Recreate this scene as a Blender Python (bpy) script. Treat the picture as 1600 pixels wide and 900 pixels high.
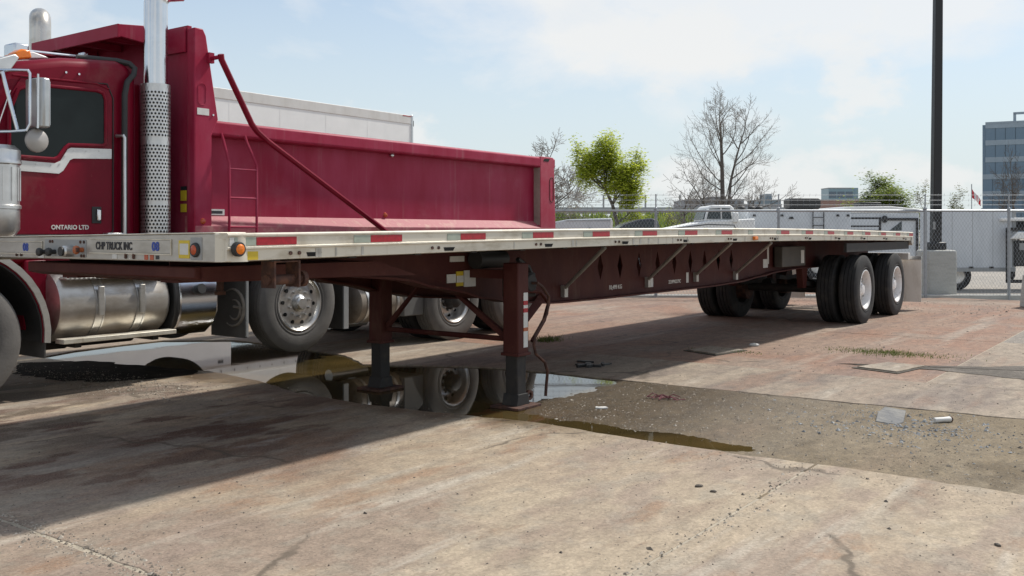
import bpy, bmesh, math, random
from mathutils import Vector, Matrix, Quaternion
R = math.radians
for o in list(bpy.data.objects): bpy.data.objects.remove(o)
scene = bpy.context.scene
COL = scene.collection

# ------------------------------------------------------------------ camera
EYE = 1.40
cam_data = bpy.data.cameras.new('camera'); cam = bpy.data.objects.new('camera', cam_data); COL.objects.link(cam)
cam.location = (0, 0, EYE); cam.rotation_euler = (R(90), 0, 0)
cam_data.sensor_width = 36.0; cam_data.lens = 33.525; cam_data.shift_y = -0.055
cam_data.clip_start = 0.05; cam_data.clip_end = 3000
scene.camera = cam

# ------------------------------------------------------------------ light
AXIS = R(36.104)                      # parked vehicles run this far right of the view direction
SUN_AZ = AXIS + R(14); SUN_EL = R(51)
world = bpy.data.worlds.new('World'); scene.world = world; world.use_nodes = True
wn = world.node_tree.nodes; wl = world.node_tree.links; wn.clear()
def WN(t, **k):
    n = wn.new(t)
    for a, b in k.items(): setattr(n, a, b)
    return n
w_out = WN('ShaderNodeOutputWorld'); w_bg = WN('ShaderNodeBackground'); w_bg.inputs['Strength'].default_value = 0.145
sky = WN('ShaderNodeTexSky', sky_type='NISHITA', sun_disc=False, sun_elevation=SUN_EL, sun_rotation=SUN_AZ,
         air_density=1.0, dust_density=0.7, ozone_density=1.0, altitude=100)
tc = WN('ShaderNodeTexCoord')
mp = WN('ShaderNodeMapping'); mp.inputs['Scale'].default_value = (1.0, 1.0, 2.3); mp.inputs['Location'].default_value = (9.2, 5.5, 1.1)
n1 = WN('ShaderNodeTexNoise'); n1.inputs['Scale'].default_value = 2.6; n1.inputs['Detail'].default_value = 9; n1.inputs['Roughness'].default_value = 0.56
n1.inputs['Distortion'].default_value = 0.25
r1 = WN('ShaderNodeValToRGB'); r1.color_ramp.elements[0].position = 0.465; r1.color_ramp.elements[1].position = 0.59
r1.color_ramp.elements[0].color = (0, 0, 0, 1); r1.color_ramp.elements[1].color = (1, 1, 1, 1)
mc = WN('ShaderNodeMath', operation='MULTIPLY'); mc.inputs[1].default_value = 0.8
mixc = WN('ShaderNodeMixRGB'); mixc.inputs['Color2'].default_value = (6.15, 6.2, 6.2, 1)
# thin summer haze veil: stronger towards the horizon all the way round
hz_s = WN('ShaderNodeSeparateXYZ'); hz_r = WN('ShaderNodeMapRange'); hz_r.interpolation_type = 'SMOOTHSTEP'
hz_r.inputs['From Min'].default_value = 0.0; hz_r.inputs['From Max'].default_value = 0.36; hz_r.inputs['To Min'].default_value = 0.92; hz_r.inputs['To Max'].default_value = 0.26
hz_m = WN('ShaderNodeMixRGB'); hz_m.inputs['Color2'].default_value = (4.75, 5.3, 5.5, 1)
wl.new(tc.outputs['Generated'], hz_s.inputs[0]); wl.new(hz_s.outputs['Z'], hz_r.inputs['Value']); wl.new(hz_r.outputs[0], hz_m.inputs['Fac']); wl.new(sky.outputs[0], hz_m.inputs['Color1'])
wl.new(tc.outputs['Generated'], mp.inputs['Vector']); wl.new(mp.outputs[0], n1.inputs['Vector']); wl.new(n1.outputs['Fac'], r1.inputs['Fac'])
wl.new(r1.outputs['Color'], mc.inputs[0]); wl.new(mc.outputs[0], mixc.inputs['Fac']); wl.new(hz_m.outputs[0], mixc.inputs['Color1'])
# heaped fair-weather clouds standing in a band above the horizon
mp2 = WN('ShaderNodeMapping'); mp2.inputs['Scale'].default_value = (1.0, 1.0, 1.7); mp2.inputs['Location'].default_value = (6.1, 0.8, 2.6)
n2 = WN('ShaderNodeTexNoise'); n2.inputs['Scale'].default_value = 4.6; n2.inputs['Detail'].default_value = 11; n2.inputs['Roughness'].default_value = 0.55
r2 = WN('ShaderNodeMapRange'); r2.interpolation_type = 'SMOOTHSTEP'; r2.inputs['From Min'].default_value = 0.525; r2.inputs['From Max'].default_value = 0.60; r2.inputs['To Max'].default_value = 0.75
b2 = WN('ShaderNodeMapRange'); b2.interpolation_type = 'SMOOTHSTEP'; b2.inputs['From Min'].default_value = 0.40; b2.inputs['From Max'].default_value = 0.12
m2 = WN('ShaderNodeMath', operation='MULTIPLY'); mx2 = WN('ShaderNodeMixRGB'); mx2.inputs['Color2'].default_value = (6.1, 6.12, 6.05, 1)
wl.new(tc.outputs['Generated'], mp2.inputs['Vector']); wl.new(mp2.outputs[0], n2.inputs['Vector']); wl.new(n2.outputs['Fac'], r2.inputs['Value']); wl.new(hz_s.outputs['Z'], b2.inputs['Value'])
wl.new(r2.outputs[0], m2.inputs[0]); wl.new(b2.outputs[0], m2.inputs[1]); wl.new(m2.outputs[0], mx2.inputs['Fac']); wl.new(mixc.outputs[0], mx2.inputs['Color1'])
wl.new(mx2.outputs[0], w_bg.inputs['Color']); wl.new(w_bg.outputs[0], w_out.inputs['Surface'])

sun_data = bpy.data.lights.new('sun', 'SUN'); sun_data.energy = 4.4; sun_data.angle = R(3.0); sun_data.color = (1.0, 0.95, 0.87)
sun = bpy.data.objects.new('sun', sun_data); COL.objects.link(sun)
sv = Vector((math.sin(SUN_AZ)*math.cos(SUN_EL), math.cos(SUN_AZ)*math.cos(SUN_EL), math.sin(SUN_EL)))
sun.rotation_euler = sv.to_track_quat('Z', 'Y').to_euler(); sun.location = sv*60
vs = scene.view_settings; vs.view_transform = 'Standard'; vs.look = 'None'; vs.exposure = 0.0; vs.gamma = 1.0
try: vs.use_curve_mapping = False
except Exception: pass

# ------------------------------------------------------------------ helpers
rnd = random.Random(11)
class MB:
    def __init__(s): s.v = []; s.f = []
    def add(s, vs, fs):
        b = len(s.v); s.v += [tuple(p) for p in vs]; s.f += [tuple(b+i for i in f) for f in fs]; return s
    def box(s, x0, x1, y0, y1, z0, z1):
        return s.add([(x0,y0,z0),(x1,y0,z0),(x1,y1,z0),(x0,y1,z0),(x0,y0,z1),(x1,y0,z1),(x1,y1,z1),(x0,y1,z1)],
                     [(0,3,2,1),(4,5,6,7),(0,1,5,4),(1,2,6,5),(2,3,7,6),(3,0,4,7)])
    def hexa(s, p):
        return s.add(p, [(0,3,2,1),(4,5,6,7),(0,1,5,4),(1,2,6,5),(2,3,7,6),(3,0,4,7)])
    def prism(s, poly, axis, a, b):
        n = len(poly)
        mk = {'x': lambda p, t: (t, p[0], p[1]), 'y': lambda p, t: (p[0], t, p[1]), 'z': lambda p, t: (p[0], p[1], t)}[axis]
        vs = [mk(p, a) for p in poly] + [mk(p, b) for p in poly]
        return s.add(vs, [tuple(range(n))[::-1], tuple(range(n, 2*n))] + [(i, (i+1) % n, n+(i+1) % n, n+i) for i in range(n)])
    def cyl(s, p0, p1, r0, r1=None, seg=16, cap=True):
        r1 = r0 if r1 is None else r1
        p0 = Vector(p0); p1 = Vector(p1); q = (p1-p0).to_track_quat('Z', 'Y')
        vs = []
        for p, r in ((p0, r0), (p1, r1)):
            for i in range(seg):
                a = 2*math.pi*i/seg; vs.append(p + q @ Vector((r*math.cos(a), r*math.sin(a), 0)))
        fs = [(i, (i+1) % seg, seg+(i+1) % seg, seg+i) for i in range(seg)]
        if cap: fs += [tuple(range(seg))[::-1], tuple(range(seg, 2*seg))]
        return s.add(vs, fs)
    def tube(s, pts, r, seg=8, cap=True):
        pts = [Vector(p) for p in pts]; n = len(pts); rs = r if isinstance(r, (list, tuple)) else [r]*n
        t = (pts[1]-pts[0]).normalized(); q = t.to_track_quat('Z', 'Y'); vs = []; fs = []
        for i, p in enumerate(pts):
            if i == 0: tt = (pts[1]-pts[0]).normalized()
            elif i == n-1: tt = (pts[-1]-pts[-2]).normalized()
            else: tt = ((pts[i+1]-p).normalized()+(p-pts[i-1]).normalized()).normalized()
            q = t.rotation_difference(tt) @ q; t = tt
            for k in range(seg):
                a = 2*math.pi*(k+.5)/seg; vs.append(p + q @ Vector((rs[i]*math.cos(a), rs[i]*math.sin(a), 0)))
        for i in range(n-1):
            for k in range(seg): fs.append((i*seg+k, i*seg+(k+1) % seg, (i+1)*seg+(k+1) % seg, (i+1)*seg+k))
        if cap: fs += [tuple(range(seg))[::-1], tuple(range((n-1)*seg, n*seg))]
        return s.add(vs, fs)
    def lathe(s, prof, c=(0,0,0), axis='y', seg=32, closed=False):
        vs = []; fs = []; n = len(prof)
        for i in range(seg):
            a = 2*math.pi*i/seg
            for r, h in prof:
                p = {'y': (r*math.cos(a), h, r*math.sin(a)), 'z': (r*math.cos(a), r*math.sin(a), h), 'x': (h, r*math.cos(a), r*math.sin(a))}[axis]
                vs.append((p[0]+c[0], p[1]+c[1], p[2]+c[2]))
        m = n if closed else n-1
        for i in range(seg):
            j = (i+1) % seg
            for k in range(m):
                l = (k+1) % n; fs.append((i*n+k, i*n+l, j*n+l, j*n+k))
        return s.add(vs, fs)
    def sweep(s, sec, xs, fz=lambda x, y: 0, cap=True):
        n = len(sec); vs = []; fs = []
        for x in xs:
            for (y, z) in sec: vs.append((x, y, z+fz(x, y)))
        for i in range(len(xs)-1):
            for k in range(n): fs.append((i*n+k, i*n+(k+1) % n, (i+1)*n+(k+1) % n, (i+1)*n+k))
        if cap: fs += [tuple(range(n))[::-1], tuple(range((len(xs)-1)*n, len(xs)*n))]
        return s.add(vs, fs)
    def sphere(s, c, r, seg=10, ring=6, sc=(1,1,1)):
        prof = [(max(1e-4, r*math.sin(math.pi*i/ring)), -r*math.cos(math.pi*i/ring)) for i in range(ring+1)]
        b = len(s.v); s.lathe(prof, (0,0,0), 'z', seg)
        for i in range(b, len(s.v)):
            p = s.v[i]; s.v[i] = (p[0]*sc[0]+c[0], p[1]*sc[1]+c[1], p[2]*sc[2]+c[2])
        return s
    def mesh(s, name, mat, smooth=35, fixn=True):
        me = bpy.data.meshes.new(name); me.from_pydata(s.v, [], s.f)
        if fixn:
            bm = bmesh.new(); bm.from_mesh(me); bmesh.ops.recalc_face_normals(bm, faces=bm.faces); bm.to_mesh(me); bm.free()
        if mat: me.materials.append(mat)
        if smooth:
            me.shade_smooth(); me.set_sharp_from_angle(angle=R(smooth))
        return me
    def build(s, name, mat, parent=None, smooth=35, bevel=0, seg=2, fixn=True):
        return link(name, s.mesh(name, mat, smooth, fixn), parent, bevel, seg)
def link(name, me, parent=None, bevel=0, seg=2, loc=None, rot=None):
    o = bpy.data.objects.new(name, me); COL.objects.link(o)
    if parent is not None: o.parent = parent
    if loc is not None: o.location = loc
    if rot is not None: o.rotation_euler = rot
    if bevel:
        m = o.modifiers.new('bevel', 'BEVEL'); m.width = bevel; m.segments = seg; m.limit_method = 'ANGLE'; m.angle_limit = R(40); m.harden_normals = False
    return o
def tag(o, label=None, cat=None, group=None, kind=None):
    if label: o['label'] = label
    if cat: o['category'] = cat
    if group: o['group'] = group
    if kind: o['kind'] = kind
    return o
def thing(name, label, cat, loc=(0,0,0), rz=0, group=None):
    o = bpy.data.objects.new(name, None); COL.objects.link(o); o.location = loc; o.rotation_euler = (0, 0, rz); o.empty_display_size = .3
    return tag(o, label, cat, group)
def box(name, mat, parent, *b, bevel=0, seg=2): return MB().box(*b).build(name, mat, parent, bevel=bevel, seg=seg)
def text_mesh(txt, size, depth=.002, shear=0, bold=0, space=1.0):
    cu = bpy.data.curves.new('t', 'FONT'); cu.body = txt; cu.size = size; cu.extrude = depth; cu.align_x = 'CENTER'; cu.align_y = 'CENTER'
    cu.shear = shear; cu.offset = bold; cu.space_character = space; cu.resolution_u = 3
    o = bpy.data.objects.new('t', cu); COL.objects.link(o)
    dg = bpy.context.evaluated_depsgraph_get(); dg.update()
    me = bpy.data.meshes.new_from_object(o.evaluated_get(dg)); bpy.data.objects.remove(o); bpy.data.curves.remove(cu)
    return me
def text(name, txt, size, mat, parent, loc, face='side', sx=1.0, **k):
    me = text_mesh(txt, size, **k); me.materials.clear(); me.materials.append(mat)
    o = link(name, me, parent); o.location = loc; o.scale = (sx, 1, 1)
    o.rotation_euler = (R(90), 0, 0) if face == 'side' else (R(90), 0, R(-90))
    return o

# ------------------------------------------------------------------ materials
def mat_base(name):
    m = bpy.data.materials.new(name); m.use_nodes = True
    nt = m.node_tree; return m, nt, nt.nodes['Principled BSDF']
def M(name, col, rough=.5, metal=0.0, var=.12, scale=6.0, stretch=(1,1,1), col2=None, thr=(.45,.7), bump=0.0, bscale=40, rvar=.1, spec=None, coat=0.0, grime=None, trans=0.0):
    m, nt, b = mat_base(name); N = nt.nodes; L = nt.links
    t = N.new('ShaderNodeTexCoord'); mp = N.new('ShaderNodeMapping'); mp.inputs['Scale'].default_value = stretch; L.new(t.outputs['Object'], mp.inputs['Vector'])
    nz = N.new('ShaderNodeTexNoise'); nz.inputs['Scale'].default_value = scale; nz.inputs['Detail'].default_value = 6; nz.inputs['Roughness'].default_value = .62
    L.new(mp.outputs[0], nz.inputs['Vector'])
    rp = N.new('ShaderNodeValToRGB'); rp.color_ramp.elements[0].position = thr[0] if col2 else .3; rp.color_ramp.elements[1].position = thr[1] if col2 else .7
    c = Vector(col)
    if col2: a, e = col, col2
    else: a, e = tuple(c*(1-var)), tuple(min(1, k) for k in c*(1+var))
    rp.color_ramp.elements[0].color = (*a, 1); rp.color_ramp.elements[1].color = (*e, 1)
    L.new(nz.outputs['Fac'], rp.inputs['Fac']); cc = rp.outputs['Color']
    for gi, (gc, gs, gst, lo, hi, amt) in enumerate(grime or []):        # dust, drips and scuffs over the paint
        gm = N.new('ShaderNodeMapping'); gm.inputs['Scale'].default_value = gst; gm.inputs['Location'].default_value = (gi*3.1+.7, gi*1.7, gi*2.3); L.new(t.outputs['Object'], gm.inputs['Vector'])
        gn = N.new('ShaderNodeTexNoise'); gn.inputs['Scale'].default_value = gs; gn.inputs['Detail'].default_value = 8; gn.inputs['Roughness'].default_value = .68; L.new(gm.outputs[0], gn.inputs['Vector'])
        gr = N.new('ShaderNodeMapRange'); gr.interpolation_type = 'SMOOTHSTEP'; gr.inputs['From Min'].default_value = lo; gr.inputs['From Max'].default_value = hi; gr.inputs['To Max'].default_value = amt; L.new(gn.outputs['Fac'], gr.inputs['Value'])
        gx = N.new('ShaderNodeMixRGB'); gx.inputs['Color2'].default_value = (*gc, 1); L.new(gr.outputs[0], gx.inputs['Fac']); L.new(cc, gx.inputs['Color1']); cc = gx.outputs[0]
    L.new(cc, b.inputs['Base Color'])
    mr = N.new('ShaderNodeMapRange'); mr.inputs['To Min'].default_value = max(.02, rough-rvar); mr.inputs['To Max'].default_value = min(1, rough+rvar)
    L.new(nz.outputs['Fac'], mr.inputs['Value']); L.new(mr.outputs[0], b.inputs['Roughness'])
    b.inputs['Metallic'].default_value = metal
    if coat: b.inputs['Coat Weight'].default_value = coat; b.inputs['Coat Roughness'].default_value = .12
    if spec is not None: b.inputs['Specular IOR Level'].default_value = spec
    if trans: b.inputs['Transmission Weight'].default_value = trans
    if bump:
        n2 = N.new('ShaderNodeTexNoise'); n2.inputs['Scale'].default_value = bscale; n2.inputs['Detail'].default_value = 4; L.new(t.outputs['Object'], n2.inputs['Vector'])
        bp = N.new('ShaderNodeBump'); bp.inputs['Strength'].default_value = bump; bp.inputs['Distance'].default_value = .02; L.new(n2.outputs['Fac'], bp.inputs['Height']); L.new(bp.outputs[0], b.inputs['Normal'])
    return m

RED = M('red_paint', (.165,.003,.016), .38, var=.2, scale=2.2, spec=.17, bump=.02, bscale=5, grime=[((.20,.09,.08), 2.5, (1,1,.6), .55, .75, .35), ((.24,.12,.11), 12.0, (1,1,1), .68, .76, .5)])
RED_BED = M('faded_red_paint', (.27,.009,.036), .5, scale=2.4, stretch=(1.2,1,.35), col2=(.35,.040,.085), thr=(.38,.80), spec=.2, bump=.05, bscale=7, grime=[((.36,.14,.16), 2.2, (4.5,1,.22), .55, .75, .5), ((.28,.15,.15), 3.0, (1,1,1), .64, .78, .2), ((.06,.02,.02), 9.0, (1,1,1), .70, .76, .7), ((.38,.14,.18), .7, (1,1,1.5), .52, .70, .25)])
MAROON = M('maroon_paint', (.060,.013,.011), .66, scale=4, stretch=(1,1,.6), col2=(.092,.032,.024), thr=(.42,.78), bump=.08, bscale=30, spec=.25, grime=[((.13,.085,.06), 2.2, (2.5,1,.35), .56, .74, .45), ((.10,.045,.02), 16.0, (1,1,1), .64, .72, .7)])
RUST = M('rusty_steel', (.05,.022,.016), .8, scale=14, col2=(.14,.06,.035), bump=.2)
ALU = M('oxidised_aluminium', (.64,.60,.51), .45, metal=.3, scale=4.5, stretch=(.8,1,2.2), col2=(.40,.35,.26), thr=(.50,.74), rvar=.08, grime=[((.25,.19,.12), 3.0, (5,1,.5), .58, .74, .55), ((.16,.11,.07), 22.0, (1,1,1), .66, .74, .5)])
ALU_D = M('dull_aluminium', (.50,.485,.45), .48, metal=.55, scale=6, stretch=(.7,.7,2), col2=(.36,.34,.30), thr=(.4,.75))
TANK = M('tank_aluminium', (.60,.58,.54), .40, metal=.75, scale=5, stretch=(.5,1,1), col2=(.36,.31,.25), thr=(.40,.70), bump=.03, bscale=20)
CHROME = M('chrome', (.64,.655,.68), .2, metal=1.0, var=.06, scale=6, rvar=.06)
STAIN = M('dull_stainless', (.58,.58,.57), .36, metal=.9, var=.1, scale=9)
BLACK = M('black_plastic', (.022,.022,.022), .55, var=.3, scale=8)
HOLE = M('dark_cavity', (.008,.008,.008), .9, var=.1)
FRAME = M('black_chassis', (.022,.020,.019), .7, scale=9, col2=(.055,.044,.036), thr=(.5,.75))
TYRE = M('tyre_rubber', (.020,.020,.021), .82, scale=7, col2=(.036,.034,.032), thr=(.45,.7), bump=.1, bscale=60, grime=[((.075,.066,.055), 3.0, (1,1,1), .5, .7, .55), ((.12,.105,.09), 14.0, (1,1,1), .62, .74, .5)])
TYRE_D = M('dusty_tyre_rubber', (.105,.10,.095), .88, scale=5, col2=(.15,.143,.135), thr=(.35,.7), bump=.1, bscale=50)
RIMW = M('white_rim_paint', (.74,.73,.72), .4, scale=9, col2=(.55,.50,.46), thr=(.55,.8), grime=[((.20,.13,.09), 9.0, (1,1,1), .58, .72, .5)])
RIMA = M('aluminium_rim', (.62,.61,.59), .34, metal=.75, scale=9, col2=(.40,.38,.35), thr=(.42,.75))
GLASS = M('dark_tinted_glass', (.014,.020,.021), .06, var=.1, spec=.16)
WHITE = M('white_paint', (.82,.82,.80), .5, var=.05, scale=2.5)
WHITE_D = M('weathered_white_paint', (.66,.65,.62), .55, scale=3, stretch=(1,1,.3), col2=(.55,.53,.49), thr=(.45,.75))
GREY = M('grey_paint', (.30,.31,.31), .55, var=.1)
FLAP = M('mudflap_rubber', (.07,.067,.062), .8, var=.2, scale=6)
FLAPL = M('pale_mudflap', (.82,.77,.70), .7, scale=7, col2=(.64,.58,.50), stretch=(1,1,.4))
TRED = M('red_reflective', (.36,.008,.02), .35, var=.25, scale=40)
TWHITE = M('white_reflective', (.33,.37,.31), .4, var=.12, scale=20)
AMBER = M('amber_lens', (.78,.20,.015), .2, var=.15, scale=30)
DORANGE = M('dark_orange_lens', (.42,.07,.02), .25, var=.2, scale=30)
YELLOW = M('yellow_label', (.62,.46,.03), .5, var=.12)
LABEL = M('white_label', (.60,.60,.57), .55, var=.08, scale=30)
BLUE = M('blue_vinyl', (.03,.07,.34), .5, var=.15, scale=20)
INK = M('black_vinyl', (.02,.02,.025), .5)
PALE = M('pale_vinyl', (.62,.60,.56), .5, var=.2, scale=30)
CONC = M('pole_base_concrete', (.44,.44,.41), .85, scale=5, stretch=(1,1,4), col2=(.36,.36,.33), bump=.15, bscale=30)
POLE = M('black_pole_paint', (.012,.012,.013), .45, var=.2)
GALV = M('galvanised_steel', (.34,.36,.38), .45, metal=.6, var=.12, scale=10)
BARK = M('grey_bark', (.115,.10,.088), .9, var=.3, scale=6)
BARK_HAZED = M('hazed_twig_bark', (.25,.225,.20), .9, var=.25, scale=4)  # twig colour lightened to stand in for distance haze
SLABC = M('pale_panel', (.78,.77,.75), .6, scale=3, col2=(.64,.62,.59))
def leafmat(name, a, b):
    m, nt, bs = mat_base(name); N = nt.nodes; L = nt.links
    g = N.new('ShaderNodeNewGeometry'); rp = N.new('ShaderNodeValToRGB'); rp.color_ramp.elements[0].color = (*a, 1); rp.color_ramp.elements[1].color = (*b, 1)
    L.new(g.outputs['Random Per Island'], rp.inputs['Fac']); L.new(rp.outputs[0], bs.inputs['Base Color']); bs.inputs['Roughness'].default_value = .6
    tr = N.new('ShaderNodeBsdfTranslucent'); L.new(rp.outputs[0], tr.inputs['Color']); ad = N.new('ShaderNodeMixShader'); ad.inputs[0].default_value = .6
    L.new(bs.outputs[0], ad.inputs[1]); L.new(tr.outputs[0], ad.inputs[2]); L.new(ad.outputs[0], N['Material Output'].inputs['Surface'])
    return m
LEAF_Y = leafmat('spring_leaf', (.32,.40,.035), (.60,.64,.10))
LEAF_G = leafmat('green_leaf', (.13,.19,.035), (.27,.32,.07))
LEAF_P = leafmat('budding_leaf', (.13,.15,.06), (.22,.22,.10))
GRASSM = leafmat('grass_blade', (.06,.10,.018), (.17,.20,.05))

def frame_coords(N, L):
    g = N.new('ShaderNodeNewGeometry'); vr = N.new('ShaderNodeVectorRotate'); vr.rotation_type = 'Z_AXIS'
    vr.inputs['Angle'].default_value = -(math.pi/2-AXIS); L.new(g.outputs['Position'], vr.inputs['Vector']); return vr.outputs[0]
def ground_mat(name, base, base2, stains, grain, bump=.25, rough=.85, cracks=False, wet=None, mottle=.5, spots=None):
    """stains: list of (colour, noise scale, stretch, lo, hi, amount, seed)"""
    m, nt, b = mat_base(name); N = nt.nodes; L = nt.links; P = frame_coords(N, L)
    def noise(scale, stretch, seed, detail=6, rgh=.6):
        mp = N.new('ShaderNodeMapping'); mp.inputs['Scale'].default_value = stretch; mp.inputs['Location'].default_value = (seed*3.7, seed*1.9, 0)
        L.new(P, mp.inputs['Vector']); nz = N.new('ShaderNodeTexNoise'); nz.inputs['Scale'].default_value = scale; nz.inputs['Detail'].default_value = detail
        nz.inputs['Roughness'].default_value = rgh; L.new(mp.outputs[0], nz.inputs['Vector']); return nz.outputs['Fac']
    def ramp(x, lo, hi):
        r = N.new('ShaderNodeMapRange'); r.interpolation_type = 'SMOOTHSTEP'; r.inputs['From Min'].default_value = lo; r.inputs['From Max'].default_value = hi; L.new(x, r.inputs['Value']); return r.outputs[0]
    def mix(fac, c1, c2, amt=1.0):
        mx = N.new('ShaderNodeMixRGB')
        if amt != 1.0:
            mm = N.new('ShaderNodeMath'); mm.operation = 'MULTIPLY'; mm.inputs[1].default_value = amt; L.new(fac, mm.inputs[0]); fac = mm.outputs[0]
        L.new(fac, mx.inputs['Fac'])
        for i, c in (('Color1', c1), ('Color2', c2)):
            if isinstance(c, tuple): mx.inputs[i].default_value = (*c, 1)
            else: L.new(c, mx.inputs[i])
        return mx.outputs[0]
    c = mix(ramp(noise(.55, (1,1,1), 1), .35, .65), base, base2)
    for (sc, ns, st, lo, hi, amt, seed) in stains: c = mix(ramp(noise(ns, st, seed), lo, hi), c, sc, amt)
    for si, (cx, cy, rr_, col, amt, lo, hi) in enumerate(spots or []):     # leaked oil and rust soaked into the slab
        vs_ = N.new('ShaderNodeVectorMath'); vs_.operation = 'DISTANCE'; vs_.inputs[1].default_value = (cx+3.21, cy+5.506, 0); fl_ = N.new('ShaderNodeVectorMath'); fl_.operation = 'MULTIPLY'; fl_.inputs[1].default_value = (1,1,0); L.new(P, fl_.inputs[0]); L.new(fl_.outputs[0], vs_.inputs[0])
        near_ = ramp(vs_.outputs['Value'], rr_, rr_*.25); nn_ = ramp(noise(1.5, (.6,1.25,1), 40+si*7, 9, .62), lo, hi)
        mm = N.new('ShaderNodeMath'); mm.operation = 'MULTIPLY'; L.new(near_, mm.inputs[0]); L.new(nn_, mm.inputs[1]); c = mix(mm.outputs[0], c, col, amt)
    mo = noise(7.5, (.8,1.25,1), 21, 10, .74)
    mx = N.new('ShaderNodeMapRange'); mx.inputs['From Min'].default_value = .3; mx.inputs['From Max'].default_value = .7; mx.inputs['To Min'].default_value = 1-mottle; mx.inputs['To Max'].default_value = 1+mottle*.55; L.new(mo, mx.inputs['Value'])
    mu = N.new('ShaderNodeMixRGB'); mu.blend_type = 'MULTIPLY'; mu.inputs['Fac'].default_value = 1; L.new(c, mu.inputs['Color1']); L.new(mx.outputs[0], mu.inputs['Color2']); c = mu.outputs[0]
    vc = N.new('ShaderNodeTexVoronoi'); vc.inputs['Scale'].default_value = 75; L.new(P, vc.inputs['Vector'])
    sv_ = N.new('ShaderNodeSeparateColor'); L.new(vc.outputs['Color'], sv_.inputs[0])
    mv = N.new('ShaderNodeMapRange'); mv.inputs['To Min'].default_value = .80; mv.inputs['To Max'].default_value = 1.16; L.new(sv_.outputs[0], mv.inputs['Value'])
    mw = N.new('ShaderNodeMixRGB'); mw.blend_type = 'MULTIPLY'; mw.inputs['Fac'].default_value = 1; L.new(c, mw.inputs['Color1']); L.new(mv.outputs[0], mw.inputs['Color2']); c = mw.outputs[0]
    gr = noise(90, (1,1,1), 5, 3, .7); c = mix(ramp(gr, .35, .7), c, mix(gr, (.0,.0,.0), grain), .5)
    sp = noise(28, (1,1,1), 9, 2, .5); c = mix(ramp(sp, .68, .74), c, (.12,.10,.085), .6)
    if cracks:
        nv = N.new('ShaderNodeTexNoise'); nv.inputs['Scale'].default_value = 2.2; nv.inputs['Detail'].default_value = 5; L.new(P, nv.inputs['Vector'])
        av = N.new('ShaderNodeMixRGB'); av.inputs['Fac'].default_value = .32; L.new(P, av.inputs['Color1']); L.new(nv.outputs['Color'], av.inputs['Color2'])
        vo = N.new('ShaderNodeTexVoronoi'); vo.feature = 'DISTANCE_TO_EDGE'; vo.inputs['Scale'].default_value = .62; L.new(av.outputs[0], vo.inputs['Vector'])
        ck = ramp(vo.outputs['Distance'], .012, .002); gate = ramp(noise(.8, (1,1,1), 15), .50, .58)
        mm = N.new('ShaderNodeMath'); mm.operation = 'MULTIPLY'; L.new(ck, mm.inputs[0]); L.new(gate, mm.inputs[1]); c = mix(mm.outputs[0], c, (.10,.08,.06), .75)
    b.inputs['Roughness'].default_value = rough
    if wet:                                     # soaked ground round the standing water: (axis, dry, soaked) limits in yard coordinates
        sx = N.new('ShaderNodeSeparateXYZ'); L.new(P, sx.inputs[0]); f = None
        for ax, lo, hi in wet:
            off = 3.21 if ax == 'X' else 5.506
            wob = N.new('ShaderNodeMath'); wob.operation = 'MULTIPLY_ADD'; wob.inputs[1].default_value = 1.1; L.new(noise(2.0, (1,1,1), 31, 6, .7), wob.inputs[0]); L.new(sx.outputs[ax], wob.inputs[2])
            q = ramp(wob.outputs[0], lo+off+.55, hi+off+.55)
            if f is None: f = q
            else:
                mm = N.new('ShaderNodeMath'); mm.operation = 'MULTIPLY'; L.new(f, mm.inputs[0]); L.new(q, mm.inputs[1]); f = mm.outputs[0]
        dk = N.new('ShaderNodeMixRGB'); dk.blend_type = 'MULTIPLY'; dk.inputs['Color2'].default_value = (.42,.37,.30,1); L.new(f, dk.inputs['Fac']); L.new(c, dk.inputs['Color1']); c = dk.outputs[0]
        rr = N.new('ShaderNodeMapRange'); rr.inputs['To Min'].default_value = rough; rr.inputs['To Max'].default_value = .38; L.new(f, rr.inputs['Value']); L.new(rr.outputs[0], b.inputs['Roughness'])
    L.new(c, b.inputs['Base Color']); b.inputs['Specular IOR Level'].default_value = .3
    bp = N.new('ShaderNodeBump'); bp.inputs['Strength'].default_value = bump; bp.inputs['Distance'].default_value = .012
    ad = N.new('ShaderNodeMath'); ad.operation = 'ADD'; L.new(noise(60, (1,1,1), 3, 5, .7), ad.inputs[0]); L.new(noise(9, (1,1,1), 4, 4, .6), ad.inputs[1])
    L.new(ad.outputs[0], bp.inputs['Height']); L.new(bp.outputs[0], b.inputs['Normal'])
    return m
NEARC = ground_mat('worn_concrete', (.430,.350,.250), (.380,.298,.212), [
    ((.255,.188,.145), .62, (.55,1.35,1), .50, .62, .85, 2), ((.20,.125,.09), .95, (.42,1.5,1), .58, .70, .7, 6),
    ((.275,.205,.165), .8, (.6,1.7,1), .50, .60, .65, 8), ((.48,.43,.355), .8, (.30,3.0,1), .53, .66, .8, 4), ((.27,.155,.09), 1.7, (.6,1.6,1), .55, .66, .65, 7), ((.33,.29,.23), 3.5, (1,1,1), .5, .62, .5, 11)], (.54,.45,.35), cracks=True, wet=[('X',2.05,2.6),('Y',-2.6,-1.2)], mottle=.36, spots=[(.5,1.3,3.2,(.17,.145,.13),.6,.38,.60),(.6,.7,2.8,(.085,.030,.020),.97,.50,.58),(-.3,2.4,3.0,(.070,.045,.028),.95,.50,.59),(.9,-.6,1.9,(.23,.13,.08),.8,.48,.62),(1.2,.2,2.4,(.40,.38,.35),.7,.58,.68)])
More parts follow.
